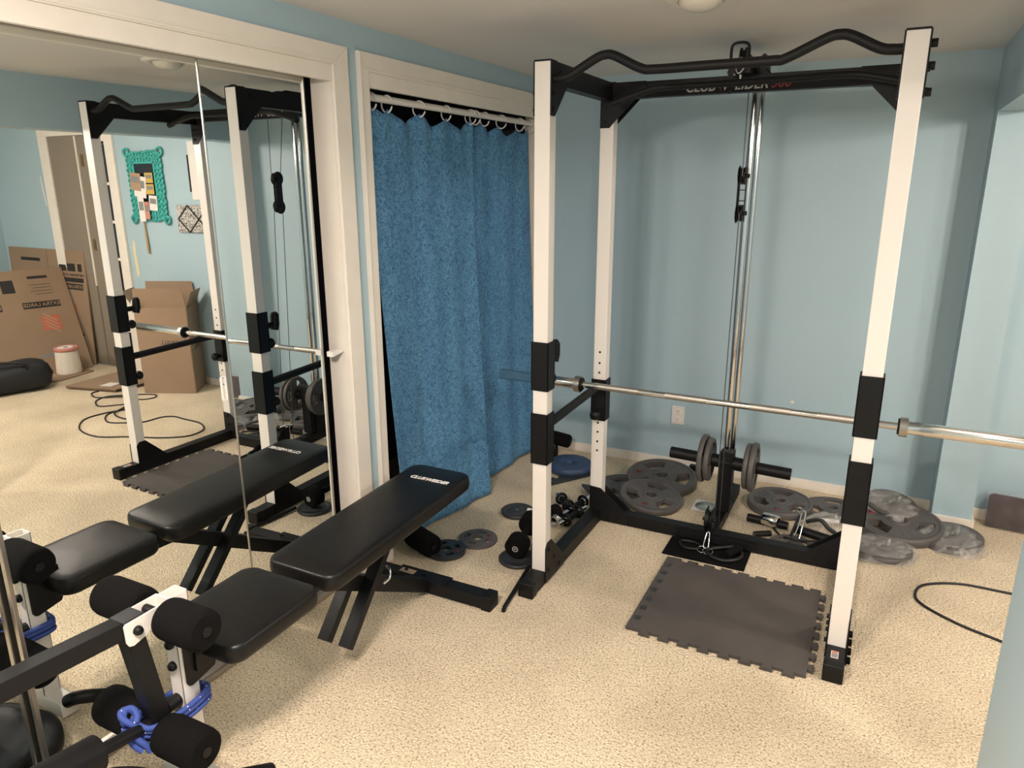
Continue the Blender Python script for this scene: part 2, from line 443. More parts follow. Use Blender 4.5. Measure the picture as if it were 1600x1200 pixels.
# mirror doors
def mirror_door(x, y0, y1, ang, label, handle=None, fw_=.003):
    root = thing('mirrored_closet_door', (x, (y0 + y1) / 2, 0.022), label, 'closet door')
    g = MB().box(x - .004, x, y0 + .002, y1 - .003, 0.03, 1.997); g.build('mirror_panel', M['mirror'], root)
    f = MB()
    f.box(x - .014, x + .003, y0, y0 + fw_, 0.022, 2.0, 0.001); f.box(x - .014, x + .003, y1 - .004, y1, 0.022, 2.0, 0.001)
    f.box(x - .014, x + .002, y0, y1, 0.022, 0.034, 0.001); f.box(x - .014, x + .001, y0, y1, 1.996, 2.0)
    f.box(x - .016, x - .005, y0 + .002, y1 - .002, 0.024, 1.998)
    f.build('edge_frame', M['steel'], root)
    if handle:
        h = MB(); hy, hz = handle
        a0, a1, c0, c1 = hy - .010, hy + .010, hz - .041, hz + .041
        h.box(x + .0005, x + .0035, a0, a0 + .003, c0, c1, .0005); h.box(x + .0005, x + .0035, a1 - .003, a1, c0, c1, .0005)
        h.box(x + .0005, x + .0035, a0, a1, c1 - .003, c1, .0005); h.box(x + .0005, x + .0035, a0, a1, c0, c0 + .003, .0005)
        h.build('pull_handle', M['whitetext'], root)
    root.rotation_euler.z = R(ang)
    return root
T1 = -0.8134
# left door mirror plane passes through (0,0) with yaw T1
yc = (-1.603 - .832) / 2
d1 = mirror_door(0, -1.603, -0.832, 0, 'large mirrored sliding closet door with a silver pull near its right edge', (-0.868, 0.985), .011)
d1.location.x = math.sin(R(T1)) * -yc * -1 * -1 if False else -math.tan(R(T1)) * yc; d1.rotation_euler.z = R(T1)
d2 = mirror_door(-0.012, -0.836, -0.380, 0.0, 'mirrored sliding closet door beside the dark gap at the right jamb')
d2.rotation_euler.z = R(0.3)
mirror_door(-0.055, -2.44, -1.55, 0, 'mirrored sliding closet door at the far left behind the leg roller machine')
g2 = MB().prism([(-0.375, 0.990), (-0.309, 1.0), (-0.309, 1.012), (-0.375, 1.010)], 'x', 0.0, 0.03, 0.002)
tag(g2.build('door_bumper', M['paper']), 'small white plastic bumper on the cream jamb beside the mirror edge', 'bumper')

# curtain
rodx = 0.0
rod = MB().cyl((rodx, -0.104, 1.966), (rodx, 1.474, 1.966), 0.0145)
tag(rod.build('curtain_rod', M['white']), 'white tension rod spanning the closet opening above the blue curtain', 'curtain rod')
ring_y = [-0.018, 0.088, 0.322, 0.544, 0.768, 0.812, 0.91, 1.09, 1.309, 1.435]
ring_l = ['leftmost white curtain ring, half hidden by the cream frame', 'white curtain ring second from the left end of the rod',
  'white curtain ring third from the left end of the rod', 'white curtain ring at the fourth gather from the left',
  'left one of the two touching white curtain rings', 'right one of the two touching white curtain rings',
  'white curtain ring just right of the touching pair', 'white curtain ring in the middle of the right hand panel',
  'white curtain ring second from the white rack post', 'white curtain ring closest to the white rack post']
for y, lb in zip(ring_y, ring_l):
    a = R(random.uniform(-14, 14)); pts = []
    for k in range(20):
        t = 2 * math.pi * k / 20 + .3
        if k >= 19: break
        pts.append((rodx + .031 * math.cos(t) * math.cos(a), y + .031 * math.cos(t) * math.sin(a) , 1.950 + .033 * math.sin(t)))
    tag(MB().tube(pts, 0.0035, 8).build('curtain_ring', M['whitetext']), lb, 'curtain ring', 'white rings on the curtain rod')
def curtain_panel(name, ya0, ya1, rings, bottom, label, ph, xoff):
    nu, nv = 150, 60; vs = []; fs = []
    for j in range(nv + 1):
        v = j / nv
        for i in range(nu + 1):
            u = i / nu; y = ya0 + (ya1 - ya0) * u
            d = min(abs(y - r) for r in rings); sag = min(0.05, d * 0.42)
            zt = 1.930 - sag
            bx0, by0, bz0, bx1, by1, bz1 = bottom
            z = zt * (1 - v) + (bz0 + (bz1 - bz0) * u) * v
            yb = by0 + (by1 - by0) * u
            yy = y * (1 - v ** 1.3) + yb * v ** 1.3
            f = 0.5 + 0.5 * v
            amp = 0.004 + 0.007 * v
            x = xoff + amp * math.sin(11 * u + ph + 1.1 * math.sin(2.3 * v)) * f + 0.22 * amp * math.sin(26 * u + 2 * ph + 2 * v) + 0.010 * max(0, math.sin(5.2 * u + ph * 2 - .8 * v)) ** 3
            x += 0.009 * (1 - v) ** 12 * math.sin(y * 40 + ph)
            x += (bx0 + (bx1 - bx0) * u ** 1.5) * v ** 1.6
            vs.append((x, yy, z))
    for j in range(nv):
        for i in range(nu):
            a = j * (nu + 1) + i; fs.append((a, a + 1, a + nu + 2, a + nu + 1))
    m = MB(); m._add(vs, fs, True); o = m.build(name, M['curtain'])
    md = o.modifiers.new('s', 'SOLIDIFY'); md.thickness = 0.002
    return tag(o, label, 'curtain')
curtain_panel('curtain', -0.06, 0.79, ring_y[:6], (0.02, 0.055, 0.012, 0.135, 0.70, 0.012), 'mottled blue curtain panel on the left, its hem flaring over the carpet', 0.4, -0.002)
curtain_panel('curtain', 0.78, 1.46, ring_y[5:], (0.03, 0.70, 0.012, 0.075, 1.44, 0.012), 'mottled blue curtain panel hanging behind the left rack posts', 1.7, -0.024)

# ------------------------------------------------------------------ power rack
XL, PW, XR, PD, YR, H = 0.7086, 0.0605, 1.9259, 0.0537, 0.6751, 2.0504
rack = thing('power_rack', ((XL + XR) / 2, 0.3, 0), 'white and black steel power rack standing on the beige carpet', 'power rack')
def bolt(m, c, ax, r=0.008, h=0.007):
    c = Vector(c); a = Vector(ax); m.cyl(c, c + a * h, r, seg=10)
def post(x0, y0, z0, holes):
    m = MB().box(x0, x0 + PW, y0, y0 + PD, z0, H - .002, 0.0025)
    o = m.build('upright_post', M['white'], rack)
    b = MB()
    for z in holes: b.cyl((x0 + PW / 2, y0 - .0008, z), (x0 + PW / 2, y0 + .001, z), 0.0055, seg=12)
    if holes: b.each('pin_hole', M['ink'], o)
    c = MB().box(x0 - .002, x0 + PW + .002, y0 - .001, y0 + PD + .002, H - .002, H + .004, 0.0015); c.build('end_cap', M['plastic'], o)
    return o
post(XL, 0, 0.055, []); post(XR - PW, 0, 0.055, [])
post(XL, YR, 0.055, [0.867, 0.814, 0.767, 0.515, 0.469, 0.42, 0.373])
post(XR - PW, YR, 0.055, [0.867, 0.814, 0.767, 0.515, 0.469, 0.42, 0.373])
for x0, s in ((XL, 1), (XR - PW, -1)):
    m = MB().box(x0, x0 + PW, -0.115, YR + PD + .01, 0.004, 0.062, 0.003); r_ = m.build('base_rail', M['black'], rack)
    MB().box(x0 - .003, x0 + PW + .003, -0.13, -0.085, 0.0, 0.0655, 0.006).build('end_cap', M['plastic'], r_)
    xi = x0 + PW if s > 0 else x0 - .005
    m = MB(); m.prism([(-0.002, 0.01), (-0.002, .168), (.016, .188), (.056, .188), (.185, .062), (.185, .01)], 'x', xi, xi + .005)
    for yy, zz in ((.028, .155), (.028, .06), (.085, .095), (.14, .035)): bolt(m, (xi + (.004 if s > 0 else 0), yy, zz), (s, 0, 0))
    m.build('gusset_plate', M['black'], r_)
    xo = x0 - .005 if s > 0 else x0 + PW
    MB().prism([(-0.002, 0.01), (-0.002, .168), (.016, .188), (.056, .188), (.185, .062), (.185, .01)], 'x', xo, xo + .005).build('gusset_plate', M['black'], r_)
    # side top beam and plates
    m = MB().box(x0 + .006, x0 + PW - .006, PD, YR, 1.978, H, 0.002); b_ = m.build('side_beam', M['black'], rack)
    for xx, sg in ((x0 + PW, 1), (x0 - .005, -1)):
        m = MB().prism([(0, 1.868), (.034, 1.868), (.062, 1.895), (.145, 1.978), (.205, 1.99), (.205, H), (0, H)], 'x', xx, xx + .005, 0.001)
        for yy, zz in ((.018, 1.89), (.018, 1.945), (.08, 2.02)): bolt(m, (xx + (.004 if sg > 0 else 0), yy, zz), (sg, 0, 0), 0.007)
        m.build('gusset_plate', M['black'], b_)
# rear beams
rb = MB().box(XL + .01, XR - .01, YR + .004, YR + .05, 1.985, 2.049, 0.002).build('rear_beam', M['black'], rack)
for yy in (YR - .005, YR + PD):
    for x0, s in ((XL, 1), (XR, -1)):
        P_ = [(x0, 1.868), (x0 + s * .042, 1.868), (x0 + s * .055, 1.882), (x0 + s * .158, 1.985), (x0 + s * .2, 1.985), (x0 + s * .2, H), (x0, H)]
        m = MB().prism(P_, 'y', yy, yy + .005, 0.001)
        if yy < YR:
            for a, z in ((.022, 1.895), (.022, 1.95), (.1, 2.02)): bolt(m, (x0 + s * a, yy + .001, z), (0, -1, 0), 0.007)
        m.build('gusset_plate', M['black'], rb)
tm = frame_mtx((1.1, YR + .002, 2.008), (1, 0, 0), (0, 0, 1))
text('lettering', 'CLUB', 0.055, M['dimtext'], rb, frame_mtx((1.133, YR + .0035, 2.0125), (1, 0, 0), (0, 0, 1)), 0.25, sx=0.88, offset=0.0008)
text('lettering', '/', 0.055, M['redtext'], rb, frame_mtx((1.212, YR + .0035, 2.0125), (1, 0, 0), (0, 0, 1)), 0.0, sx=-0.8)
text('lettering', 'WEIDER', 0.055, M['dimtext'], rb, frame_mtx((1.308, YR + .0035, 2.0125), (1, 0, 0), (0, 0, 1)), 0.25, sx=0.90, offset=0.0008)
text('lettering', '560', 0.055, M['redtext'], rb, frame_mtx((1.445, YR + .0035, 2.0125), (1, 0, 0), (0, 0, 1)), 0.25, sx=0.90)
cb = MB().box(XL + PW, XR - PW, YR, YR + PD, 0.003, 0.063, 0.003); cbm = cb.build('cross_rail', M['black'], rack)
for x0, s in ((XL, 1), (XR, -1)):
    for yy in (YR - .005, YR + PD):
        m = MB().prism([(x0, .01), (x0 + s * .30, .01), (x0 + s * .30, .02), (x0 + s * .20, .066), (x0 + s * .052, .182), (x0, .182)][:1] + [(x0 + s * .20, .01), (x0 + s * .20, .062), (x0 + s * .055, .178), (x0, .182)], 'y', yy, yy + .005)
        if yy < YR:
            for a, z in ((.035, .16), (.035, .10), (.1, .03), (.155, .03)): bolt(m, (x0 + s * a, yy + .001, z), (0, -1, 0))
        m.build('gusset_plate', M['black'], cbm)
m = MB().box(1.17, 1.52, YR - .012, YR - .001, 0.012, 0.05, 0.002)
for x in (1.22, 1.30): bolt(m, (x, YR - .012, .03), (0, -1, 0))
m.build('mounting_plate', M['black'], cbm)
m = MB().box(XR - PW + .012, XR - .012, -.0015, 0.001, .062, .07); 
lab = MB().box(XR - .045, XR - .018, -.1, -.07, .0655, .0665); 
# warning label on right front foot
lb = MB().box(XR - PW + .017, XR - .02, -.077, -.035, .0622, .0632).build('warning_label', M['paper'], rack)
MB().box(XR - PW + .019, XR - .022, -.0745, -.049, .0633, .0636).build('label_print', M['greyprint'], lb)
MB().box(XR - PW + .019, XR - .022, -.047, -.037, .0633, .0636).build('label_print', M['orange'], lb)
# grip bars
P_ = [(XL + PW, .027, 1.992), (.815, .027, 1.994), (.85, .027, 2.008), (.925, .027, 2.046), (.96, .027, 2.056), (.995, .027, 2.050), (1.085, .027, 2.006), (1.135, .027, 1.999), (1.30, .027, 1.999), (1.50, .027, 1.999), (1.545, .027, 2.003), (1.655, .027, 2.050), (1.69, .027, 2.057), (1.725, .027, 2.050), (1.80, .027, 2.012), (1.84, .027, 2.005), (XR - PW, .027, 2.005)]
MB().tube(bez(P_, 5), 0.0155, 14).build('chin_up_bar', M['black'], rack)
m = MB()
for z in (2.015, 1.955, 1.885): m.cyl((XR + .004, .03, z), (XR + .022, .03, z), 0.012, seg=14)
m.each('bolt_head', M['plastic'], rack)
# sleeves
def sleeve(x0, y0, z0, z1, side, kind, ysgn=1):
    e = .0065
    t = MB(); X0, X1, Y0, Y1 = x0 - e, x0 + PW + e, y0 - e, y0 + PD + e; w_ = .005
    t.box(X0, X1, Y0, Y0 + w_, z0, z1, 0.0015); t.box(X0, X1, Y1 - w_, Y1, z0, z1, 0.0015)
    t.box(X0, X0 + w_, Y0, Y1, z0, z1, 0.0015); t.box(X1 - w_, X1, Y0, Y1, z0, z1, 0.0015)
    o = t.build('adjustment_sleeve', M['plastic'], rack)
    xc = x0 + PW / 2
    yo = Y1 if ysgn > 0 else Y0
    if kind == 'hook':
        hz = z0 + .118
        h = MB().cyl((xc, yo - ysgn * .002, hz), (xc, yo + ysgn * .075, hz), 0.0145, seg=16)
        h.tube([(xc, yo + ysgn * .072, hz - .028), (xc, yo + ysgn * .080, hz), (xc, yo + ysgn * .082, hz + .045), (xc, yo + ysgn * .080, hz + .058)], [.019, .022, .021, .014], 16)
        h.build('bar_hook', M['plastic'], o)
        kz = z0 + .03
    else: kz = z0 + .038
    k = MB(); ky = yo
    k.lathe([(0, .058), (.014, .056), (.023, .048), (.026, .037), (.023, .026), (.014, .018), (.011, 0)], (0, 0, 0), 'z', 22,
            frame_mtx((xc, ky, kz), (1, 0, 0), (0, 0, ysgn * 1.0) if False else (0, 0, 1)) @ Matrix.Rotation(R(-90 * 1) if False else (R(180) if ysgn > 0 else 0), 4, 'Y'))
    k.build('pull_knob', M['plastic'], o)
    return o
sleeve(XL, 0, .85, 1.045, 1, 'hook'); sleeve(XR - PW, 0, .84, 1.045, -1, 'hook')
sleeve(XL, 0, .542, .755, 1, 'safety'); sleeve(XR - PW, 0, .532, .755, -1, 'safety')
sleeve(XL, YR, .529, .734, 1, 'safety', -1); sleeve(XR - PW, YR, .529, .734, -1, 'safety', -1)
for x0, xs in ((XL, 1), (XR - PW, -1)):
    xc = x0 + PW / 2
    MB().cyl((xc, .05, .686), (xc, YR - .002, .704), 0.019, seg=20).build('safety_bar', M['iron'] if False else M['black'], rack)

# ------------------------------------------------------------------ lat tower (part of rack thing)
px_, py_ = 1.302, 1.0
MB().box(px_ - .03, px_ + .03, YR + PD, 1.33, 0.003, 0.055, 0.003).build('tower_base_rail', M['black'], rack)
m = MB().box(px_ - .03, px_ + .03, .975, 1.085, .055, .345, 0.004); tb = m.build('guide_housing', M['black'], rack)
m = MB()
for z in (.1, .16, .30): bolt(m, (px_ + .03, 1.06, z), (1, 0, 0), .009)
for y in (.80, .9, 1.15): bolt(m, (px_ + .03, y, .03), (1, 0, 0), .008, .006)
for y in (.78, .84): bolt(m, (px_ - .005, y, .055), (0, 0, 1), .008, .01)
m.each('bolt', M['darkiron'], tb)
for x, y in ((1.300, 1.0), (1.318, 1.062)):
    MB().cyl((x, y, .34), (x, y, 2.06), 0.0135, seg=20).build('guide_rod', M['chrome'], rack)
hb = MB(); 
for x in (1.275, 1.335): hb.prism([(.60, 2.05), (.60, 2.07), (.70, 2.10), (.93, 2.16), (1.10, 2.16), (1.10, 2.045), (.72, 2.045)], 'x', x, x + .004)
hb.box(1.275, 1.339, .93, 1.10, 2.045, 2.06, 0.002)
hb.prism([(1.335, 2.05), (1.40, 2.05), (1.352, 2.10), (1.335, 2.10)], 'y', .70, .705)
hb.prism([(1.335, 2.05), (1.40, 2.05), (1.352, 2.10), (1.335, 2.10)], 'y', .92, .925)
hbo = hb.build('top_bracket', M['black'], rack)
def pulley(name, c, r, parent, w=.022):
    m = MB(); x, y, z = c
    m.lathe([(0, -w / 2), (r, -w / 2), (r, -w / 2 + .004), (r * .78, -.003), (r * .78, .003), (r, w / 2 - .004), (r, w / 2), (0, w / 2)], c, 'x', 28)
    m.cyl((x - w, y, z), (x + w, y, z), 0.008, seg=10)
    return m.build(name, M['plastic'], parent)
pulley('pulley', (1.305, .64, 2.10), .042, hbo); pulley('pulley', (1.305, .97, 2.115), .04, hbo)
fr = MB()   # hoop around the front pulley
fr.tube(bez([(1.275, .56, 2.045), (1.272, .56, 2.12), (1.28, .56, 2.143), (1.305, .56, 2.148), (1.33, .56, 2.143), (1.338, .56, 2.12), (1.335, .56, 2.045)], 5), .0055, 8)
fr.prism([(1.262, 2.04), (1.348, 2.04), (1.348, 2.06), (1.338, 2.075), (1.272, 2.075)], 'y', .555, .562)
fr.prism([(1.262, 2.0), (1.272, 1.968), (1.280, 1.968), (1.288, 2.0), (1.285, 2.05), (1.268, 2.05)], 'y', .556, .560)
fr.build('pulley_guard', M['black'], hbo)
fb = MB()    # floating pulley block
for x in (1.294, 1.322): fb.box(x - .0015, x + .0015, .815, .835, 1.475, 1.70, 0.001)
fb.box(1.294, 1.322, .818, .832, 1.605, 1.609); fb.box(1.294, 1.322, .818, .832, 1.56, 1.564)
fbo = fb.build('floating_pulley_block', M['black'], rack)
pulley('pulley', (1.308, .825, 1.665), .036, fbo, .014); pulley('pulley', (1.308, .825, 1.51), .036, fbo, .014)
sh = MB()
for z in (1.665, 1.51): sh.cyl((1.283, .825, z), (1.333, .825, z), .009, seg=10)
dog = [(.825 + .040 * math.cos(R(a)), 1.668 + .040 * math.sin(R(a))) for a in range(-50, 231, 20)] + [(.825 + .040 * math.cos(R(a)), 1.507 + .040 * math.sin(R(a))) for a in range(130, 411, 20)]
sh.prism(dog, 'x', 1.289, 1.292)
sh.build('pulley_cheek', M['black'], fbo)
cbl = MB()
cbl.cyl((1.308, .79, 1.665), (1.305, .80, 2.11), .0022, seg=6); cbl.cyl((1.308, .861, 1.665), (1.305, .93, 2.11), .0022, seg=6)
cbl.cyl((1.308, .79, 1.51), (1.318, .715, .15), .0022, seg=6); cbl.cyl((1.308, .861, 1.51), (1.325, .80, .055), .0022, seg=6)
cbl.cyl((1.305, .60, 2.10), (1.318, .56, 2.02), .0022, seg=6)
cbl.build('steel_cable', M['wire'], rack)
pulley('floor_pulley', (1.300, .685, .12), .048, rack, .03)
m = MB().box(1.283, 1.287, .66, .73, .06, .17, .001); m.box(1.313, 1.317, .66, .73, .06, .17, .001); m.build('pulley_guard', M['black'], rack)
# weight carriage
cg = thing('weight_carriage', (1.31, .95, .2), 'black loading bar crossing the lat tower guide rods', 'loading bar')
MB().cyl((1.035, .952, .322), (1.612, .952, .305), .0285, seg=28).build('loading_bar', M['black'], cg)
MB().box(1.283, 1.347, .925, .973, .06, .375, .004).build('carriage_post', M['black'], cg)
m = MB(); m.cyl((1.245, .952, .316), (1.275, .952, .315), .033, seg=24); m.cyl((1.352, .952, .313), (1.40, .952, .311), .033, seg=24); m.each('collar', M['plastic'], cg)

# ------------------------------------------------------------------ weight plates
def slot(a0, a1, r0, r1, n=8):
    o = [(r1 * math.cos(R(a0 + (a1 - a0) * i / n)), r1 * math.sin(R(a0 + (a1 - a0) * i / n))) for i in range(n + 1)]
    i_ = [(r0 * math.cos(R(a1 - (a1 - a0) * i / n)), r0 * math.sin(R(a1 - (a1 - a0) * i / n))) for i in range(n + 1)]
    return o + i_
def grip_plate(r, th, m, label, parent_loc, rot, group=None, nslot=3, mark=True, r0=.44, r1=.79, span=54, a_off=30, cat='weight plate'):
    root = thing('weight_plate', parent_loc, label, cat, group)
    hs = [circ(0, 0, r * .155, 20)]
    for k in range(nslot):
        a = a_off + k * 360 / nslot; hs.append(slot(a - span / 2, a + span / 2, r * r0, r * r1))
    b = MB().holed(circ(0, 0, r * .93, 56), hs, th * .08, th * .93)
    b.lathe([(r * .87, th * .84), (r * .885, th), (r * .97, th), (r, th * .82), (r, th * .18), (r * .97, 0), (r * .88, 0), (r * .87, th * .2)], seg=56)
    b.lathe([(r * .155, th * .8), (r * .165, th * 1.02), (r * .25, th * 1.02), (r * .27, th * .84)], seg=32)
    b.build('plate_body', m, root, local=True)
    if mark:
        q = MB()
        a = R(a_off + 180 / nslot + 120)
        q.lathe([(0, th * .95), (r * .085, th * .95), (r * .085, th * .88)], (r * .66 * math.cos(a), r * .66 * math.sin(a), 0), seg=16)
        q.build('red_mark', M['red'], root, local=True)
        for k in range(3):
            a = R(a_off + 180 / nslot + k * 360 / nslot)
            s_ = MB(); cx, cy = r * .6 * math.cos(a), r * .6 * math.sin(a)
            mt = Matrix.Translation((cx, cy, 0)) @ Matrix.Rotation(a, 4, 'Z')
            s_.box(-r * .16, r * .16, -r * .11, -r * .10, th * .92, th * .96, 0, mt); s_.box(-r * .16, r * .16, r * .10, r * .11, th * .92, th * .96, 0, mt)
            s_.each('raised_line', m, root, local=True)
    root.rotation_euler = [R(a) for a in rot]
    return root
GP = 'grey grip plates strewn behind the rack'
grip_plate(.165, .030, M['iron'], 'grey plate with a red mark leaning on the others behind the left rear post', (.932, .985, .028), (9, 0, 60), GP, a_off=30)
grip_plate(.195, .042, M['iron'], 'large grey three slot plate resting furthest back of the left pile, against the wall side', (.915, 1.262, .02), (6, 3, -15), GP, mark=True, a_off=20)
grip_plate(.175, .03, M['iron'], 'grey grip plate lowest in the left pile, directly right of the rear left post', (.775, 1.08, .001), (2, 0, 100), GP, r0=.45, r1=.78)
grip_plate(.162, .042, M['iron'], 'grey three slot plate lying flat just right of the lat tower', (1.548, 1.245, .001), (2, 0, 10), GP, mark=True, a_off=80)
grip_plate(.150, .022, M['iron'], 'grey plate with a red mark lying between the tower plate and the right front post', (1.80, 1.315, .001), (2, 0, 200), GP, a_off=10)
grip_plate(.195, .045, M['iron'], 'big dark grey plate with raised rim partly under two plastic bags', (2.10, 1.235, .012), (4, 3, -40), None, a_off=25)
for x, r, lb in ((1.188, .120, 'outer grey plate on the left end of the tower loading bar'), (1.218, .108, 'inner smaller grey plate on the left end of the tower loading bar'),
                 (1.428, .120, 'outer grey plate on the right side of the tower, nearest the bar end'), (1.402, .112, 'inner grey plate on the right side of the tower post')):
    t_ = grip_plate(r, .024, M['iron'], lb, (x, .952, .3175 - (x - 1.188) * .0295), (0, 90 if x < 1.3 else 90, 0), 'grey plates on the tower loading bar', mark=False)
SP = 'small metal plates on the carpet by the curtain'
def flat_plate(r, th, m, label, loc, kind, rot=0):
    root = thing('weight_plate', loc, label, 'weight plate', SP)
    if kind == 'grip':
        grip = [circ(0, 0, r * .26, 20)] + [slot(a - 19, a + 19, r * .50, r * .74, 6) for a in (20, 110, 200, 290)]
        MB().holed(circ(0, 0, r, 44), grip, 0.001, th).build('plate_body', m, root, local=True)
        q = MB().lathe([(0, th + .001), (r * .13, th + .001), (r * .13, th - .001)], (r * .62 * math.cos(R(65)), r * .62 * math.sin(R(65)), 0), seg=14)
        q.build('red_mark', M['red'], root, local=True)
    else:
        q = MB().lathe([(r * .10, 0), (r * .95, 0), (r, th * .3), (r, th * .8), (r * .95, th), (r * .84, th), (r * .80, th * .75), (r * .45, th * .75), (r * .40, th), (r * .15, th), (r * .10, th * .8), (r * .10, 0)], seg=44)
        q.build('plate_body', m, root, local=True)
    root.rotation_euler.z = R(rot); return root
flat_plate(.092, .016, M['iron'], 'small grey four slot plate with a red dot, farther from the bench', (.321, .216, 0), 'grip', -20)
flat_plate(.090, .018, M['darkiron'], 'small dark four slot plate lying under the far end of the bench', (.245, .055, 0), 'grip', -60)
flat_plate(.086, .020, M['darkiron'], 'small solid black plate lying left of the front left rack post', (.357, .568, 0), 'solid')
flat_plate(.088, .018, M['darkiron'], 'small solid black plate under the dumbbell head by the front left post', (.575, .135, 0), 'solid')
# blue plate
bp_ = thing('weight_plate', (.372, 1.235, 0), 'thick blue vinyl plate on the carpet beside the left rear post', 'weight plate')
MB().lathe([(.02, .0), (.115, 0), (.135, .012), (.135, .040), (.118, .052), (.05, .050), (.04, .046), (.02, .046), (.02, 0)], seg=48).build('plate_body', M['bluevinyl'], bp_, local=True)

# plastic-bagged plates
def bagged(x, y, z, r, h, label, seed, tilt=(0, 0), inner=True, stretch=1.0):
    rnd = random.Random(seed)
    root = thing('plastic_bag', (x, y, z), label, 'plastic bag')
    nu, nv = 72, 14; vs = []; fs = []
    ph = [rnd.uniform(0, 6.28) for _ in range(6)]
    for j in range(nv + 1):
        v = j / nv
        for i in range(nu):
            a = 2 * math.pi * i / nu
            rr = r * (1 + .08 * math.sin(2 * a + ph[0]) + .04 * math.sin(5 * a + ph[1]) + .012 * math.sin(11 * a + ph[2]))
            q = min(1, (v / .80) ** .8) if v < .80 else 1.0 + .02 * (v - .8) / .2
            px_v = rr * q * math.cos(a); py_v = rr * q * math.sin(a); dg = px_v * math.cos(ph[3]) + py_v * math.sin(ph[3])
            zz = h * (1 - min(1, q) ** 7) + .0045 * math.sin(dg * 70 + 2.0 * math.sin(py_v * 30 + ph[4])) + .003 * math.sin(dg * 150 + ph[5] + 3 * math.sin(px_v * 25))
            if v >= .80: zz = max(.001, .006 * (1 - (v - .8) / .2))
            vs.append((rr * q * math.cos(a) * stretch, rr * q * math.sin(a), max(.001, zz)))
    for j in range(nv):
        for i in range(nu):
            a = j * nu + i; b = j * nu + (i + 1) % nu; fs.append((a, b, b + nu, a + nu))
    m = MB(); m._add(vs, fs, True); m.build('bag_film', M['polybag'], root, local=True)
    kn = MB().tube([(r * .2, 0, h * .9), (r * .22, .01, h + .015), (r * .25, .015, h + .03)], [.004, .009, .002], 8); kn.build('bag_knot', M['polybag'], root, local=True)
    root.rotation_euler = (R(tilt[0]), R(tilt[1]), 0)
    if inner:
        t2 = thing('weight_plate', (x, y, z + .001), label.replace('clear plastic bag', 'grey plate').replace('wrinkled', 'wrapped'), 'weight plate')
        MB().lathe([(.02, 0), (r * .86, 0), (r * .9, .006), (r * .9, h - .016), (r * .86, h - .010), (r * .3, h - .014), (.02, h - .010), (.02, 0)], seg=40).build('plate_body', M['iron'], t2, local=True)
        t2.rotation_euler = (R(tilt[0]), R(tilt[1]), 0)
    return root
bagged(2.025, .955, 0.003, .150, .036, 'wrinkled clear plastic bag directly right of the front right post, nearest the camera', 1)
bagged(2.315, 1.20, 0.004, .155, .045, 'wrinkled clear plastic bag in front of the short wall return, furthest right', 5, (3, -5))
bagged(2.06, 1.37, .062, .135, .034, 'wrinkled clear plastic bag draped on the dark plate against the back wall', 9, (8, 6))
bagged(1.80, 1.06, .02, .11, .05, 'wrinkled clear plastic bag with cable attachments inside the rack, left of the front right post', 13, (0, 0), False)
bg = thing('handle_grip', (1.80, 1.05, .02), 'short black handle grip wrapped in a plastic bag by the right post', 'grip')
MB().tube([(1.74, 1.07, .045), (1.84, 1.09, .05)], .012, 12).build('grip', M['whitetext'], bg)

# ------------------------------------------------------------------ clutter behind the rack, right part
def grip_bar(name, a, b, r, label, mats='plastic', cap=True, cat='bar attachment'):
    o = thing(name, a, label, cat); a = Vector(a); b = Vector(b); d = (b - a).normalized()
    MB().cyl(a, b, r, seg=22).build('grip', M[mats], o)
    if cap:
        m = MB(); m.cyl(a - d * .003, a, r * .9, seg=18); m.cyl(b, b + d * .003, r * .9, seg=18); m.each('end_cap', M['darkiron'], o)
    return o
grip_bar('rowing_handle', (1.432, .985, .030), (1.62, .968, .032), .021, 'black foam gripped handle lying in front of the tower plate')
grip_bar('rowing_handle', (1.655, .955, .033), (1.83, .905, .030), .021, 'black rubber gripped handle ending by the gusset of the right post')
cs = thing('chrome_sleeve', (1.6, .95, .03), 'short chrome sleeve between the two black handles', 'sleeve')
MB().lathe([(.028, 0), (.031, .002), (.031, .075), (.028, .077), (.022, .077), (.022, 0), (.028, 0)], seg=28, mtx=frame_mtx((1.578, .962, .045), (0, 0, 1), (.24, .97, 0))).build('tube', M['chrome'], cs)
grip_bar('foam_grip', (1.487, .84, .016), (1.553, .885, .016), .0145, 'tiny black foam grip lying loose behind the cross rail', cat='grip')
pl = thing('weight_plate', (1.66, .815, 0), 'thin grey slotted plate just behind the cross rail near the right gusset', 'weight plate')
MB().holed(circ(0, 0, .105, 40), [circ(0, 0, .03, 20)] + [slot(a - 20, a + 20, .055, .082, 6) for a in (40, 130, 220, 310)], 0.001, .014).build('plate_body', M['iron'], pl, local=True)
cr = thing('cable_clip', (1.68, .93, 0), 'upright chrome snap clip with a dark strap standing among the attachments', 'snap clip')
MB().tube(bez([(1.66, .90, .02), (1.672, .92, .07), (1.678, .94, .125), (1.69, .945, .135), (1.695, .94, .12), (1.69, .92, .07), (1.684, .89, .015)], 5), .0045, 8).build('clip', M['chrome'], cr)
MB().tube([(1.642, .90, .01), (1.655, .915, .06), (1.672, .935, .115)], .006, 8).build('strap', M['cable'], cr)
MB().tube([(1.668 + .012 * math.cos(t), .925, .145 + .012 * math.sin(t)) for t in [k * .5 for k in range(13)]], .003, 8).build('ring', M['chrome'], cr)
tag(MB().tube(bez([(1.54, 1.0, .008), (1.60, .90, .008), (1.68, .86, .02), (1.76, .90, .012), (1.84, .87, .008), (1.80, .80, .008)], 8), .005, 8).build('coated_cable', M['cable']), 'thin black coated cable lying across the slotted plate', 'cable')
rp = MB().tube(bez([(1.70, 1.02, .05), (1.76, 1.0, .08), (1.80, .97, .06), (1.84, .94, .05), (1.87, .92, .03)], 6), .010, 8)
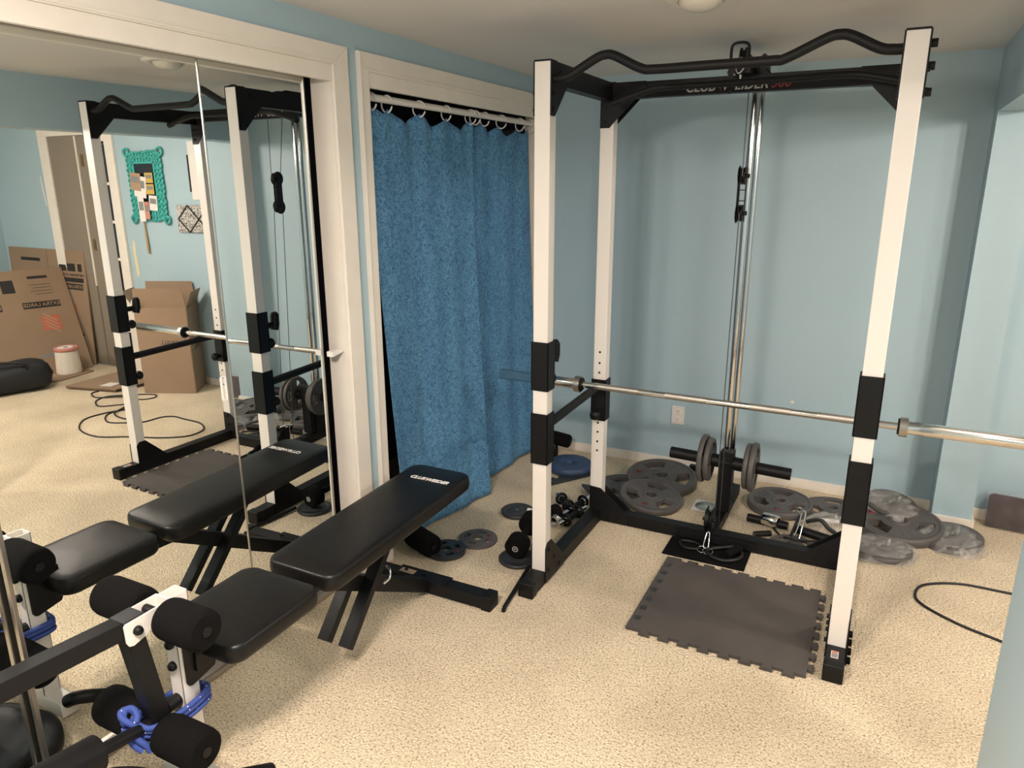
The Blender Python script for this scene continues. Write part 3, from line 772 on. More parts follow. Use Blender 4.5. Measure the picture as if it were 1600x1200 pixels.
tag(rp.build('rubber_strap', M['darkiron']), 'dark rubber strap coiled on the bagged attachments by the post', 'strap')
# CD
cd = thing('disc_sleeve', (1.205, 1.075, 0), 'compact disc in a clear square sleeve on the carpet left of the tower', 'disc')
MB().box(1.14, 1.275, 1.01, 1.145, 0.002, 0.004).build('sleeve', M['paper'], cd)
MB().lathe([(.008, .0055), (.06, .0055), (.06, .0045)], (1.21, 1.075, 0), seg=36).build('disc', M['cd'], cd)
# small black box & chrome pin near back wall
tag(MB().box(1.02, 1.085, 1.46, 1.50, .03, .06, .003).build('foam_block', M['plastic']), 'small black block poking out behind the big grey plate', 'block')
# black mat with straps
tag(MB().box(1.136, 1.50, .485, .668, 0.001, .007, .002).build('rubber_mat', M['foam']), 'small black rubber mat in front of the rear cross rail', 'mat')
m = MB()
tag(MB().tube(bez([(1.19, .60, .014), (1.22, .565, .014), (1.27, .57, .016), (1.285, .61, .014), (1.25, .635, .014), (1.20, .63, .014)], 6, True), .007, 8, closed=True).build('cuff_strap', M['cable']), 'black looped strap on the left of the small mat', 'strap')
tag(MB().tube(bez([(1.32, .57, .018), (1.35, .53, .016), (1.41, .515, .018), (1.46, .55, .02), (1.47, .61, .02), (1.43, .64, .03), (1.38, .63, .02), (1.34, .60, .02)], 6, True), .009, 8, closed=True).build('cuff_strap', M['cable']), 'thick black webbing strap on the right of the small mat', 'strap')
tag(MB().cyl((1.41, .545, .032), (1.455, .625, .042), .018, seg=18).build('handle_grip', M['foam']), 'black foam handle lying on the right end of the small mat', 'grip')
clp = thing('snap_hook', (1.312, .62, 0), 'silver snap hook hanging from the floor pulley with two split rings', 'snap hook')
MB().tube(bez([(1.305, .632, .078), (1.300, .615, .05), (1.298, .60, .022), (1.31, .596, .016), (1.32, .60, .022), (1.318, .618, .05), (1.315, .632, .078)], 5, True), .003, 8, closed=True).build('hook', M['chrome'], clp)
for cx, cy in ((1.298, .575), (1.325, .568)):
    MB().tube([(cx + .022 * math.cos(R(a)), cy + .022 * math.sin(R(a)), .018 + .005 * math.sin(R(a))) for a in range(0, 360, 18)], .0022, 8, closed=True).build('split_ring', M['chrome'], clp)
# ------------------------------------------------------------------ puzzle mat
def puzzle(x0, x1, y0, y1, nt, th):
    pts = []
    def edge(ax, ay, bx, by, n, outward, sgn):
        L = math.hypot(bx - ax, by - ay); dx, dy = (bx - ax) / L, (by - ay) / L; ox, oy = outward
        st = L / (2 * n + 1); d = .019
        out = [(ax, ay)]
        for k in range(n):
            s0 = st * (2 * k + 1); s1 = s0 + st; f = .14 * st
            for s_, dd in ((s0 + f, 0), (s0 - f * .6, d * sgn), (s1 + f * .6, d * sgn), (s1 - f, 0)):
                out.append((ax + dx * s_ + ox * dd, ay + dy * s_ + oy * dd))
        return out
    pts += edge(x0, y0, x1, y0, nt, (0, -1), 1)
    pts += edge(x1, y0, x1, y1, nt, (1, 0), 1)
    pts += edge(x1, y1, x0, y1, nt, (0, 1), -1)
    pts += [(x0, y1)]
    return pts
mt_ = thing('puzzle_mat', (1.52, .14, 0), 'grey interlocking foam floor tile with notched edges inside the rack', 'floor mat')
P_ = puzzle(1.195, 1.815, -.148, .452, 8, .014)
MB().holed([(x + .05 * (y - .15) * 0, y) for x, y in P_], [], 0.001, .014).build('foam_tile', M['rubber'], mt_)
m = MB()
for k in range(7): m.box(1.185, 1.21, -.09 + k * .075, -.06 + k * .075, 0.0142, .0147)
MB().box(1.172, 1.196, -.15, .452, 0.001, .0135, .003).build('edge_strip', M['rubber'], mt_)
m.each('joint_line', M['darkiron'], mt_)
mt_.rotation_euler.z = 0
# under-lying second tile teeth peeking out under the right post
t2 = thing('puzzle_mat', (1.9, .05, 0), 'dark foam tile edge peeking out beside the front right post foot', 'floor mat')
m = MB()
for k in range(4): m.box(1.932, 1.946, .0 + k * .058, .028 + k * .058, .001, .014, .002)
m.box(1.926, 1.935, -.01, .22, .001, .013)
m.each('foam_teeth', M['foam'], t2)

# ------------------------------------------------------------------ barbell
by_ = .526; bz_ = .7395
bbell = thing('barbell', (1.36, by_, bz_), 'long chrome barbell resting on the rack safety bars', 'barbell')
z_at = lambda x: .7425 - (x - .7) * .0045
def P3(x): return (x, by_ - (x - .7) * .003, z_at(x))
MB().cyl(P3(.70), P3(2.03), .0142, seg=24).build('shaft', M['chrome'], bbell)
k = MB()
for a, b in ((.79, .98), (1.10, 1.28), (1.46, 1.62), (1.72, 1.93)): k.cyl(P3(a), P3(b), .0147, seg=24, cap=False)
kn = mat('knurled_steel', (0.55, 0.52, 0.48), 0.38, 1.0, bump=(900, 0.6, 0.001)); k.each('knurling', kn, bbell)
for a, b, c in ((.285, .690, .706), (2.468, 2.028, 2.012)):
    s_ = 1 if b > a else -1
    m = MB().tube([P3(a), P3(a + .004 * s_), P3(b)], [.021, .025, .025], 28); so = m.build('sleeve', M['chrome'], bbell)
    MB().cyl(P3(b - .012 * s_), P3(c - .0 * s_ + .016 * s_ * 0), .0375, seg=32).build('collar', M['steel'], so)
    MB().cyl(P3(c), P3(c + .006 * s_), .031, seg=24).build('collar_bushing', M['plastic'], so)

# ------------------------------------------------------------------ lat bar
lat = thing('lat_bar', (1.32, .52, 2.0), 'long black lat pulldown bar hooked to the top pulley', 'lat bar')
P_ = [(.823, .50, 1.950), (.90, .502, 1.974), (.985, .506, 1.997), (1.03, .51, 2.001), (1.10, .515, 2.002), (1.32, .53, 2.003), (1.60, .515, 2.006), (1.69, .51, 2.006), (1.74, .508, 2.001), (1.82, .502, 1.984), (1.893, .50, 1.966)]
lt = MB().tube(bez(P_, 5), .0135, 14).build('bar', M['black'], lat)
for a, b in ((P_[0], P_[1]), (P_[-1], P_[-2])):
    a = Vector(a); b = Vector(b); d = (b - a).normalized()
    MB().cyl(a - d * .004, a + d * .03, .0158, seg=16).build('rubber_tip', M['plastic'], lt)
m = MB().tube(bez([(1.31, .53, 2.035), (1.298, .535, 2.06), (1.31, .54, 2.09), (1.322, .54, 2.085), (1.33, .535, 2.06)], 5, True), .003, 8, closed=True)
m.cyl((1.318, .53, 2.03), (1.318, .53, 2.0), .005, seg=8); m.build('snap_link', M['chrome'], lat)

# ------------------------------------------------------------------ bench with leg developer
bx = .345
bench = thing('weight_bench', (bx, -.75, 0), 'black padded adjustable weight bench with lettering, beside the mirror', 'weight bench')
def pad(x0, x1, y0, y1, z0f, z1f, th, rc=.045):
    poly = []
    for cx, cy, a in ((x1 - rc, y1 - rc, 0), (x0 + rc, y1 - rc, 90), (x0 + rc, y0 + rc, 180), (x1 - rc, y0 + rc, 270)):
        for k in range(7): poly.append((cx + rc * math.cos(R(a + 15 * k)), cy + rc * math.sin(R(a + 15 * k))))
    n = len(poly); xc = (x0 + x1) / 2; yc = (y0 + y1) / 2
    prof = [(.955, 0), (.985, .006), (1.0, .018), (1.0, th - .022), (.992, th - .010), (.975, th - .003), (.94, th), (.80, th + .003), (.5, th + .005), (.2, th + .006)]
    vs = []; fs = []
    for sc_, h in prof:
        dx = (x1 - x0) / 2; dy = (y1 - y0) / 2; ins = (1 - sc_) * .15
        for x, y in poly:
            fx = 1 - ins / dx if sc_ > .9 else sc_; fy = 1 - ins / dy if sc_ > .9 else sc_
            X = xc + (x - xc) * fx; Y = yc + (y - yc) * fy
            t = (Y - y0) / (y1 - y0); zt = z0f + (z1f - z0f) * t
            vs.append((X, Y, zt - th + h))
    for i in range(len(prof) - 1):
        for k in range(n): fs.append((i * n + k, i * n + (k + 1) % n, (i + 1) * n + (k + 1) % n, (i + 1) * n + k))
    m = MB(); m._add(vs, fs, True)
    L = len(prof) - 1
    m._add([vs[L * n + k] for k in range(n)], [tuple(range(n))], True); m._add([vs[k] for k in range(n)][::-1], [tuple(range(n))])
    bmesh.ops.recalc_face_normals(m.bm, faces=m.bm.faces)
    return m
bp2 = pad(.205, .49, -.975, -.105, .466, .492, .058).build('backrest_pad', M['vinyl'], bench)
sp = pad(.19, .495, -1.365, -1.02, .462, .468, .055).build('seat_pad', M['vinyl'], bench)
def btext(body, cx, size, m, sh, sx=1.0):
    y = -.243; z = .466 + (.492 - .466) * (y + .975) / .87 + .0068
    return text('lettering', body, size, m, bp2, frame_mtx((cx, y, z), (1, 0, 0), (0, 1, .03)), sh, sx=sx, offset=.0009)
btext('CLUB', .3125, .0315, M['whitetext'], .25, .92); q = btext('/', .3505, .033, M['redtext'], 0, -.8); btext('WEIDER', .4015, .0315, M['whitetext'], .25, .92)
fm = MB()
fm.beam((bx, -.27, .032), (bx, -.90, .385), .05, .055); fm.beam((bx, -.89, .382), (bx, -1.385, .40), .05, .055)
fm.build('main_beam', M['black'], bench)
st = MB().box(.075, .655, -.282, -.222, .003, .058, .004); sto = st.build('rear_stabilizer', M['black'], bench)
MB().box(.618, .662, -.287, -.217, 0, .062, .005).build('end_cap', M['plastic'], sto); MB().box(.062, .10, -.287, -.217, 0, .062, .005).build('end_cap', M['plastic'], sto)
m = MB().box(.20, .45, -.288, -.216, .058, .063, .001)
for x in (.24, .33, .43): bolt(m, (x, -.25, .062), (0, 0, 1), .008, .007)
m.build('joint_plate', M['black'], sto)
lb = MB().box(.215, .285, -.268, -.238, .0632, .0640).build('warning_label', M['tan'], sto)
MB().box(.22, .28, -.264, -.252, .0641, .0644).build('label_print', M['greyprint'], lb)
for x in (.300, .392):
    s_ = MB(); s_.beam((x, -.828, .098), (x, -.545, .42), .028, .048, up=(1, 0, 0))
    # beam cross-section: wx along cross(up,d)
    so = s_.build('adjustment_strut', M['black'], bench)
    h = MB()
    for t in (.12, .38, .62): 
        y = -.828 + .283 * t; z = .098 + .322 * t
        h.cyl((x + .0135, y, z), (x + .0152, y, z), .005, seg=10)
    h.each('strut_hole', M['ink'], so)
MB().tube(bez([(.408, -.60, .30), (.43, -.61, .30), (.44, -.625, .275), (.43, -.65, .262)], 5), .0045, 8).build('locking_pin', M['chrome'], bench)
MB().box(.25, .45, -.92, -.14, .408, .425, .003).build('backrest_bracket', M['black'], bench)
MB().box(.26, .43, -1.33, -1.05, .398, .414, .003).build('seat_bracket', M['black'], bench)
# front post
fp = MB(); x0, x1, y0, y1 = .308, .355, -1.424, -1.372
for a in ((x0, x0 + .003, y0, y1), (x1 - .003, x1, y0, y1), (x0, x1, y0, y0 + .003), (x0, x1, y1 - .003, y1)): fp.box(*a, .05, .612, .0008)
fpo = fp.build('front_post', M['white'], bench)
MB().box(x0 + .003, x1 - .003, y0 + .003, y1 - .003, .05, .50).build('post_core', M['iron'], fpo)
b_ = MB()
for z in (.47, .405): b_.lathe([(0, .016), (.009, .014), (.013, .008), (.013, 0)], (0, 0, 0), 'z', 14, frame_mtx(((x0 + x1) / 2, y0 - .0, z), (1, 0, 0), (0, 0, 1)))
b_.each('bolt', M['plastic'], fpo)
pl_ = MB().box(x1, x1 + .005, -1.405, -1.30, .372, .458, .0)
q = MB().prism([(-1.412, .468), (-1.404, .476), (-1.315, .476), (-1.315, .365), (-1.322, .350), (-1.396, .335), (-1.406, .338), (-1.412, .348)], 'x', x1, x1 + .006, .001); q.build('side_plate', M['black'], fpo)
q = MB().prism([(-1.412, .468), (-1.404, .476), (-1.315, .476), (-1.315, .365), (-1.322, .350), (-1.396, .335), (-1.406, .338), (-1.412, .348)], 'x', x0 - .006, x0, .001); q.build('side_plate', M['black'], fpo)
q = MB().box(.22, .44, -1.425, -1.37, .004, .055, .004); fst = q.build('front_stabilizer', M['white'], bench)
for sx_ in (-1, 1):
    cx = .33 + sx_ * .105
    MB().tube(bez([(cx, -1.40, .052), (cx + sx_ * .03, -1.385, .066), (cx + sx_ * .055, -1.345, .055), (cx + sx_ * .06, -1.29, .022)], 5), .021, 14).build('curved_foot', M['plastic'], fst)
# clevis
cv = MB()
for x in (.303, .357): cv.prism([(-1.552, .612), (-1.557, .606), (-1.556, .562), (-1.550, .550), (-1.538, .546), (-1.505, .554), (-1.48, .570), (-1.45, .575), (-1.424, .545), (-1.424, .612)], 'x', x - .0018, x + .0018, .0006)
cv.box(.303, .357, -1.428, -1.423, .545, .612)
cvo = cv.build('pivot_bracket', M['white'], bench)
q = MB(); 
for x, s in ((.359, 1), (.301, -1)): q.lathe([(0, .014), (.009, .013), (.012, .006), (.012, 0)], (0, 0, 0), 'z', 14, frame_mtx((x, -1.525, .582), (0, 1, 0), (0, 0, s)))
q.cyl((.303, -1.46, .59), (.357, -1.46, .59), .012, seg=16); q.each('bolt', M['plastic'], cvo)
lever = thing('leg_developer', (.33, -1.5, .2), 'black leg lift lever with foam rollers pivoting on the bench front', 'leg developer')
am = MB(); am.beam((.33, -1.532, .605), (.33, -1.482, .235), .046, .046, up=(1, 0, 0))
am.beam((.33, -1.515, .59), (.33, -2.25, .645), .046, .046); am.build('lever_arm', M['black'], lever)
MB().box(.304, .356, -1.555, -1.50, .611, .617, .001).build('top_cap', M['darkiron'], lever)
def roller(a, b, r, par, nm='foam_roller'):
    a = Vector(a); b = Vector(b); d = (b - a).normalized()
    o = MB().tube([a, a + d * .006, a + d * .02, b - d * .02, b - d * .006, b], [r * .80, r * .95, r, r, r * .95, r * .80], 32).build(nm, M['foam'], par)
    MB().cyl(b - d * .001, b + d * .004, r * .25, seg=14).build('end_plug', M['plastic'], o)
    return o
upr = [((.372, -1.45, .578), (.512, -1.45, .578)), ((.288, -1.45, .578), (.132, -1.45, .578))]
MB().cyl((.14, -1.45, .578), (.505, -1.45, .578), .0125, seg=16).build('roller_axle', M['steel'], bench)
for a, b in upr: roller(a, b, .054, bench)
MB().cyl((.14, -1.485, .265), (.50, -1.485, .265), .0125, seg=16).build('roller_axle', M['steel'], lever)
for a, b in (((.358, -1.492, .255), (.508, -1.492, .255)), ((.302, -1.492, .26), (.125, -1.492, .26))): roller(a, b, .055, lever)
MB().tube([(.33, -1.46, .262), (.33, -1.50, .285), (.33, -1.68, .315)], .016, 18).build('weight_peg', M['black'], lever)
MB().cyl((.33, -1.655, .312), (.33, -2.1, .38), .045, seg=32).build('peg_grip', M['plastic'], lever)
MB().cyl((.33, -1.462, .30), (.33, -1.424, .30), .018, seg=20).build('rubber_stop', M['plastic'], lever)
# rope
rpth = []
for lp, (dz, dy) in enumerate(((0, 0), (-.017, .006), (.012, -.004))):
    rpth += [(.318, -1.540, .292 + dz), (.352, -1.522 + dy, .280 + dz), (.372, -1.47 + dy, .283 + dz), (.380, -1.41 + dy, .290 + dz), (.372, -1.362, .296 + dz), (.335, -1.355, .292 + dz), (.298, -1.366, .288 + dz), (.294, -1.44, .290 + dz), (.296, -1.515, .296 + dz)]
rope = thing('rope', (.33, -1.45, .27), 'knotted blue rope with white flecks tying the lever to the post', 'rope')
MB().tube(bez(rpth, 6), .0075, 10).build('rope_loop', M['rope'], rope)
kn_ = []
for k in range(26):
    a = k * .75; kn_.append((.300 + .024 * math.cos(a) * math.cos(a * .3), -1.545 + .016 * math.sin(a), .312 + .022 * math.sin(a * .63)))
MB().tube(bez(kn_, 4), .0085, 10).build('knot', M['rope'], rope)
MB().tube(bez([(.31, -1.56, .30), (.335, -1.555, .275), (.352, -1.545, .255), (.358, -1.54, .235)], 5), .0085, 10).build('rope_end', M['rope'], rope)
MB().tube(bez([(.30, -1.562, .295), (.325, -1.562, .262), (.345, -1.552, .240)], 5), .0085, 10).build('rope_end', M['rope'], rope)
q = MB(); rr_ = random.Random(3)
for i, p_ in enumerate(bez(rpth, 6)[::4] + bez(kn_, 4)[::5]):
    d = Vector((rr_.uniform(-1, 1), rr_.uniform(-1, 0), rr_.uniform(0, 1))).normalized() * .0070
    q.cyl(Vector(p_) + d, Vector(p_) + d * 1.25, .0016, seg=6)
q.build('white_fleck', M['whitetext'], rope)
# plate standing below lever & dark things at the left edge
cvp = thing('weight_plate', (.20, -1.74, 0), 'large black plate lying flat below the leg developer at the bottom edge', 'weight plate')
MB().lathe([(.025, 0), (.205, 0), (.215, .01), (.215, .035), (.205, .045), (.18, .045), (.17, .036), (.06, .036), (.05, .045), (.025, .045), (.025, 0)], (.235, -1.66, 0), seg=56).build('plate_body', M['black'], cvp)
cp = thing('curl_pad', (.33, -2.1, .3), 'black padded curl rest at the far end of the lever, seen in the leftmost mirror', 'pad')
m = pad(.12, .56, -2.22, -1.95, .50, .50, .07, .05); m.build('cushion', M['vinyl'], cp)
m = pad(.14, .52, -1.86, -1.68, .205, .205, .05, .04)

# ------------------------------------------------------------------ dumbbells and bits by the front left post
db = thing('dumbbell', (.6, .2, 0), 'black rubber dumbbell with a round white logo standing behind the front left post', 'dumbbell')
def head(c, d, r, L_, par):
    c = Vector(c); d = Vector(d).normalized()
    return MB().tube([c, c + d * .006, c + d * (L_ - .006), c + d * L_], [r * .86, r, r, r * .86], 28).build('head', M['foam'], par)
dd = Vector((-.12, .95, .10)).normalized(); c0 = Vector((.578, .10, .073))
hd = head(c0, dd, .052, .07, db); MB().cyl(c0 + dd * .07, c0 + dd * .19, .017, seg=18).build('handle', M['foam'], db); head(c0 + dd * .19, dd, .052, .07, db)
q = MB(); fmx = frame_mtx(c0 - dd * .001, (.99, .12, 0), (0, -.1, 1))
pts = [fmx @ Vector((.0125 * math.cos(t * .3), .0125 * math.sin(t * .3), 0)) for t in range(21)]; q.tube(pts, .0012, 6, closed=True)
q.tube([fmx @ Vector((-.005, -.004, 0)), fmx @ Vector((-.003, .005, 0)), fmx @ Vector((0, -.002, 0)), fmx @ Vector((.003, .005, 0)), fmx @ Vector((.005, -.004, 0))], .0011, 6)
q.build('round_logo', M['whitetext'], hd)
db2 = thing('dumbbell', (.5, .42, 0), 'black dumbbell with ribbed end pointing back beside the front left post', 'dumbbell')
head((.50, .36, .045), (.3, .95, 0), .04, .055, db2); MB().cyl((.51, .40, .045), (.555, .55, .045), .015, seg=16).build('handle', M['foam'], db2); head((.552, .545, .045), (.3, .95, 0), .04, .055, db2)
def dumb_handle(a, b, label, col=None):
    o = thing('short_dumbbell_bar', a, label, 'dumbbell bar'); a = Vector(a); b = Vector(b); d = (b - a).normalized(); L_ = (b - a).length
    MB().cyl(a, b, .0125, seg=18).build('bar', M['chrome'], o)
    MB().cyl(a + d * L_ * .3, a + d * L_ * .7, .0165, seg=18).build('grip', M['plastic'], o)
    for t in (.27, .73):
        q = MB(); cc = a + d * L_ * t
        x = d.cross(Vector((0, 0, 1))).normalized(); y = d.cross(x)
        q.tube([cc + x * .026 * math.cos(k * .35) + y * .026 * math.sin(k * .35) for k in range(18)], .008, 8, closed=True); q.build('collar_ring', M['plastic'], o)
    return o
dumb_handle((.625, .47, .036), (.67, .72, .036), 'chrome dumbbell bar with black collars lying along the left base rail')
dumb_handle((.48, .80, .036), (.62, .66, .036), 'chrome dumbbell bar with a black ring lying behind the front left post')
dumb_handle((.60, .58, .036), (.655, .83, .05), 'short chrome dumbbell bar pointing toward the rear left post')
sc_ = thing('spring_collar', (.60, .47, .0), 'silver coil spring collar on the carpet beside the left base rail', 'collar')
MB().tube([(.585 + .026 * math.cos(k * .4), .50 + k * .0007, .028 + .026 * math.sin(k * .4)) for k in range(64)], .0025, 8).build('spring', M['chrome'], sc_)
MB().tube([(.611, .50, .028), (.63, .505, .06)], .0025, 8).build('lever', M['chrome'], sc_)
tag(MB().tube([(.40, .60, .012), (.425, .60, .013)], .013, 12).build('bottle_stopper', M['outlet']), 'small cream plastic cap next to the solid black plate', 'cap')
ru = thing('foam_roller_pad', (.17, -.0, 0), 'thick black foam roller pad on the carpet under the bench head', 'foam pad')
roller((.065, .045, .055), (.225, -.02, .055), .053, ru, 'foam')
ru2 = thing('foam_roller_pad', (.2, 1.35, 0), 'black foam roller resting behind the front left post near the blue plate', 'foam pad')
roller((.16, 1.40, .125), (.30, 1.40, .110), .042, ru2, 'foam'); MB().cyl((.2, 1.40, 0), (.2, 1.40, .09), .02, seg=14).build('stand', M['plastic'], ru2)
fs_ = thing('foam_tile_edge', (.42, 1.08, 0), 'toothed strip of grey foam tile leading to the rear left post', 'floor mat')
mtx = frame_mtx((.37, .965, 0), (.55, .83, 0), (-.83, .55, 0)); m = MB().box(0, .34, 0, .05, .001, .014, .002, mtx)
for k in range(5): m.box(.03 + k * .065, .062 + k * .065, .045, .075, .001, .014, .002, mtx)
m.build('foam_strip', M['darkiron'], fs_)
tag(MB().prism([(.54, .995), (.60, 1.0), (.70, .90), (.70, .86), (.60, .93)], 'z', .02, .035).build('rubber_wedge', M['darkiron']), 'thin dark rubber wedge poking out left of the rear post', 'wedge')
tag(MB().tube([(.708, -.262, .008), (.700, -.235, .010), (.655, .085, .016)], .0085, 12).build('steel_rod', M['black']), 'thin black rod leaning along the front left foot of the rack', 'rod')

# ------------------------------------------------------------------ outlet, ceiling light
ot = thing('wall_outlet', (.914, YB, .32), 'ivory double wall outlet on the blue back wall', 'outlet')
MB().box(.877, .951, YB - .006, YB, .268, .378, .003).build('cover_plate', M['outlet'], ot)
for z in (.348, .300):
    q = MB().prism([(.914 + .017 * math.cos(R(a)), z + min(.013, max(-.013, .017 * math.sin(R(a))))) for a in range(0, 360, 20)], 'y', YB - .0085, YB - .005).build('socket', M['trim'], ot)
    h = MB().box(.905, .9075, YB - .0090, YB - .0084, z - .002, z + .008); h.box(.9185, .921, YB - .0090, YB - .0084, z - .002, z + .008); h.cyl((.913, YB - .0090, z - .008), (.913, YB - .0084, z - .008), .003, seg=10); h.each('slot', M['ink'], q)
tag(MB().lathe([(0, .003), (.005, .002), (.008, .001), (.009, 0)], (0, 0, 0), 'z', 10, frame_mtx((1.53, YB - .0005, .485), (1, 0, 0), (0, 0, 1)) ).build('wall_scuff', M['paper']), 'small white scuff on the back wall right of the tower', 'scuff')
def dome_light(x, y, label, glow=False):
    o = thing('recessed_light', (x, y, CEIL), label, 'ceiling light')
    MB().lathe([(.072, -.004), (.075, -.012), (.100, -.010), (.116, -.003), (.116, 0)], (x, y, CEIL), seg=40).build('trim_ring', M['trim'], o)
    MB().lathe([(0, -.040), (.03, -.038), (.052, -.031), (.066, -.018), (.070, -.002)], (x, y, CEIL), seg=40).build('dome', M['lampglass'] if not glow else M['glow'], o)
    return o
dome_light(1.266, .054, 'unlit domed ceiling light above the front of the rack')
def em(name, col, s):
    m = bpy.data.materials.new(name); m.use_nodes = True; b = m.node_tree.nodes['Principled BSDF']
    b.inputs['Emission Color'].default_value = (*col, 1); b.inputs['Emission Strength'].default_value = s; return m
M['glow'] = em('lit_lamp_glass', WARM, 6)
for i, (x, y, a_, b_, offs) in enumerate(LAMPS):
    o = thing('ceiling_fixture', (x, y, CEIL), ['ceiling light fixture with three bare bulbs behind the camera', 'ceiling light fixture with three bulbs in the next room near the boxes', 'two bulb ceiling light fixture far back in the next room'][i], 'ceiling light')
    MB().lathe([(0, -.03), (.16, -.028), (.175, -.01), (.175, 0)], (x, y, CEIL), seg=36).build('canopy', M['trim'], o)
    for dx, dy in offs:
        q = MB().cyl((x + dx, y + dy, CEIL - .03), (x + dx, y + dy, 2.115), .02, seg=16).build('socket', M['brass'], o)
        MB().lathe([(.012, .055), (.028, .03), (.034, .012), (.034, .008)], (x + dx, y + dy, 2.062), seg=20).build('bulb', M['glow'], q)
# ------------------------------------------------------------------ right side: album, cord
al = thing('photo_album', (2.6, 1.5, 0), 'dark maroon album in clear wrap leaning on the wall behind the plates', 'album')
mx_ = frame_mtx((2.482, 1.488, 0), (1, -.1, 0), (0, .25, 1))
MB().prism([(0, .004), (.24, .004), (.24, .165), (.024, .165)] + [(.022 + .022 * math.cos(R(a)), .143 + .022 * math.sin(R(a))) for a in range(95, 181, 17)], 'z', 0, .028, .003, mx_).build('cover', M['album'], al)
MB().box(-.008, .25, 0.0, .180, -.004, .034, .006, mx_).build('clear_wrap', M['shrink'], al)
cpts = [(3.09, .74, .004), (3.15, .60, .004), (3.13, .44, .004), (2.946, .298, .004), (2.708, .262, .004), (2.529, .352, .004), (2.432, .396, .004), (2.30, .452, .004), (2.185, .54, .004), (2.162, .62, .004), (2.20, .715, .004), (2.332, .787, .004), (2.502, .795, .004), (2.62, .80, .004), (2.69, .745, .004), (2.706, .616, .004), (2.80, .54, .004), (2.937, .492, .004), (3.10, .60, .004), (3.10, .748, .004), (2.95, .70, .004), (2.87, .60, .004), (3.05, .62, .012), (3.20, .82, .004), (3.33, .704, .004), (3.433, .722, .004), (3.53, .80, .004), (3.53, .92, .004), (3.287, 1.10, .004), (3.19, 1.05, .004), (3.236, .963, .004), (3.42, .925, .012), (3.592, .833, .004), (3.74, .88, .004), (3.76, .95, .004)]
tag(MB().tube(bez(cpts, 8), .0055, 8).build('extension_cord', M['cable']), 'long thin black cord looping over the beige carpet to the next room', 'cord')

# ------------------------------------------------------------------ next room, seen in the mirrors
YF = YB   # far wall face
# moving box
mb_ = thing('moving_box', (3.2, 1.3, 0), 'tall open brown moving box standing by the far wall in the mirror', 'cardboard box')
A = Vector((3.38, 1.11, 0)); Bp = Vector((3.01, 1.30, 0)); Cp = Vector((3.19, 1.54, 0)); Dp = A + (Cp - Bp)
def wallp(m, p, q, z0, z1, t=.005):
    d = (q - p).normalized(); nrm = Vector((-d.y, d.x, 0)) * t
    vs = [p, q, q + nrm, p + nrm]; m.prism([(v.x, v.y) for v in vs], 'z', z0, z1)
m = MB(); zt = .70
for p_, q_ in ((A, Bp), (Bp, Cp), (Cp, Dp), (Dp, A)): wallp(m, p_, q_, .002, zt)
m.prism([(v.x, v.y) for v in (A, Bp, Cp, Dp)], 'z', .001, .006); m.build('box_body', M['card'], mb_)
def flap(p, q, out, rise, nm='flap'):
    o_ = Vector(out); m = MB(); a, b = p.copy(), q.copy(); a.z = b.z = zt
    d = (b - a) * .04
    vs = [a, b, b - d + o_ + Vector((0, 0, rise)), a + d + o_ + Vector((0, 0, rise))]; nrm = (vs[1] - vs[0]).cross(vs[2] - vs[0]).normalized() * .004
    m._add(vs + [v + nrm for v in vs], [(0, 1, 2, 3), (7, 6, 5, 4), (0, 4, 5, 1), (1, 5, 6, 2), (2, 6, 7, 3), (3, 7, 4, 0)]); return m.build(nm, M['card'], mb_)
flap(A, Bp, (-.015, -.02, 0), .155); flap(Bp, Cp, (-.10, -.02, 0), .13); flap(Cp, Dp, (0.02, .01, 0), .17); flap(Dp, A, (.10, -.03, 0), .12)
dA = (Bp - A).normalized()
text('lettering', 'SMALL', .05, M['ink'], mb_, frame_mtx(Bp + (A - Bp) * .40 + Vector((-.002, -.004, .42)), -dA * -1 * -1, (0, 0, 1)))
text('lettering', 'SMALL', .05, M['ink'], mb_, frame_mtx(Bp + (Cp - Bp) * .5 + Vector((-.004, .003, .36)), Bp - Cp, (0, 0, 1)))
MB().box(0, .05, 0, .035, .001, .002, 0, frame_mtx(A + Vector((-.06, .02, .72)) + Vector((0, -.03, 0)), (-dA).normalized(), (0, 0, 1)) @ Matrix.Rotation(R(14), 4, 'Z')).build('shipping_label', M['paper'], mb_)
# flattened cartons
def carton(origin, ux, uy, W_, Hh, label, prints, name='flattened_box'):
    o = thing(name, origin, label, 'cardboard'); fm_ = frame_mtx(origin, ux, uy)
    MB().box(0, W_, 0, Hh, -.012, 0, .001, fm_).build('cardboard_sheet', M['card'], o)
    for k, (a, b, c, d, mt) in enumerate(prints): MB().box(a, c, b, d, 0, .0012, 0, fm_).build('printed_patch', M[mt], o)
    return o, fm_
# sheet lying against far wall. viewer looks toward +y: left = -x ... text runs -x to +x
c2, f2 = carton((4.66, 1.50, 0.005), (1, 0, 0), (0, .045, 1), 1.22, 1.05, 'upright flattened brown carton standing against the far wall in the mirror',
   [(.04, .76, .40, .80, 'ink'), (.05, .86, .11, .93, 'ink'), (.15, .86, .27, .93, 'ink'), (.29, .86, .40, .93, 'ink'), (.20, .42, .33, .55, 'orange'), (.12, .26, .30, .28, 'ink'), (.70, .93, 1.02, .96, 'ink'), (.575, .0, .58, 1.05, 'cardin'), (.06, .69, .34, .745, 'ink')])
text('lettering', 'A BETTER WAY TO STACK', .034, M['ink'], c2, f2 @ Matrix.Translation((.22, .825, .002)))
text('lettering', 'EXTRA LARGE', .042, M['cardprint'], c2, f2 @ Matrix.Translation((.20, .717, .002)))
for q_ in range(4): pass
dv = Vector((.217, -.976, 0)).normalized()
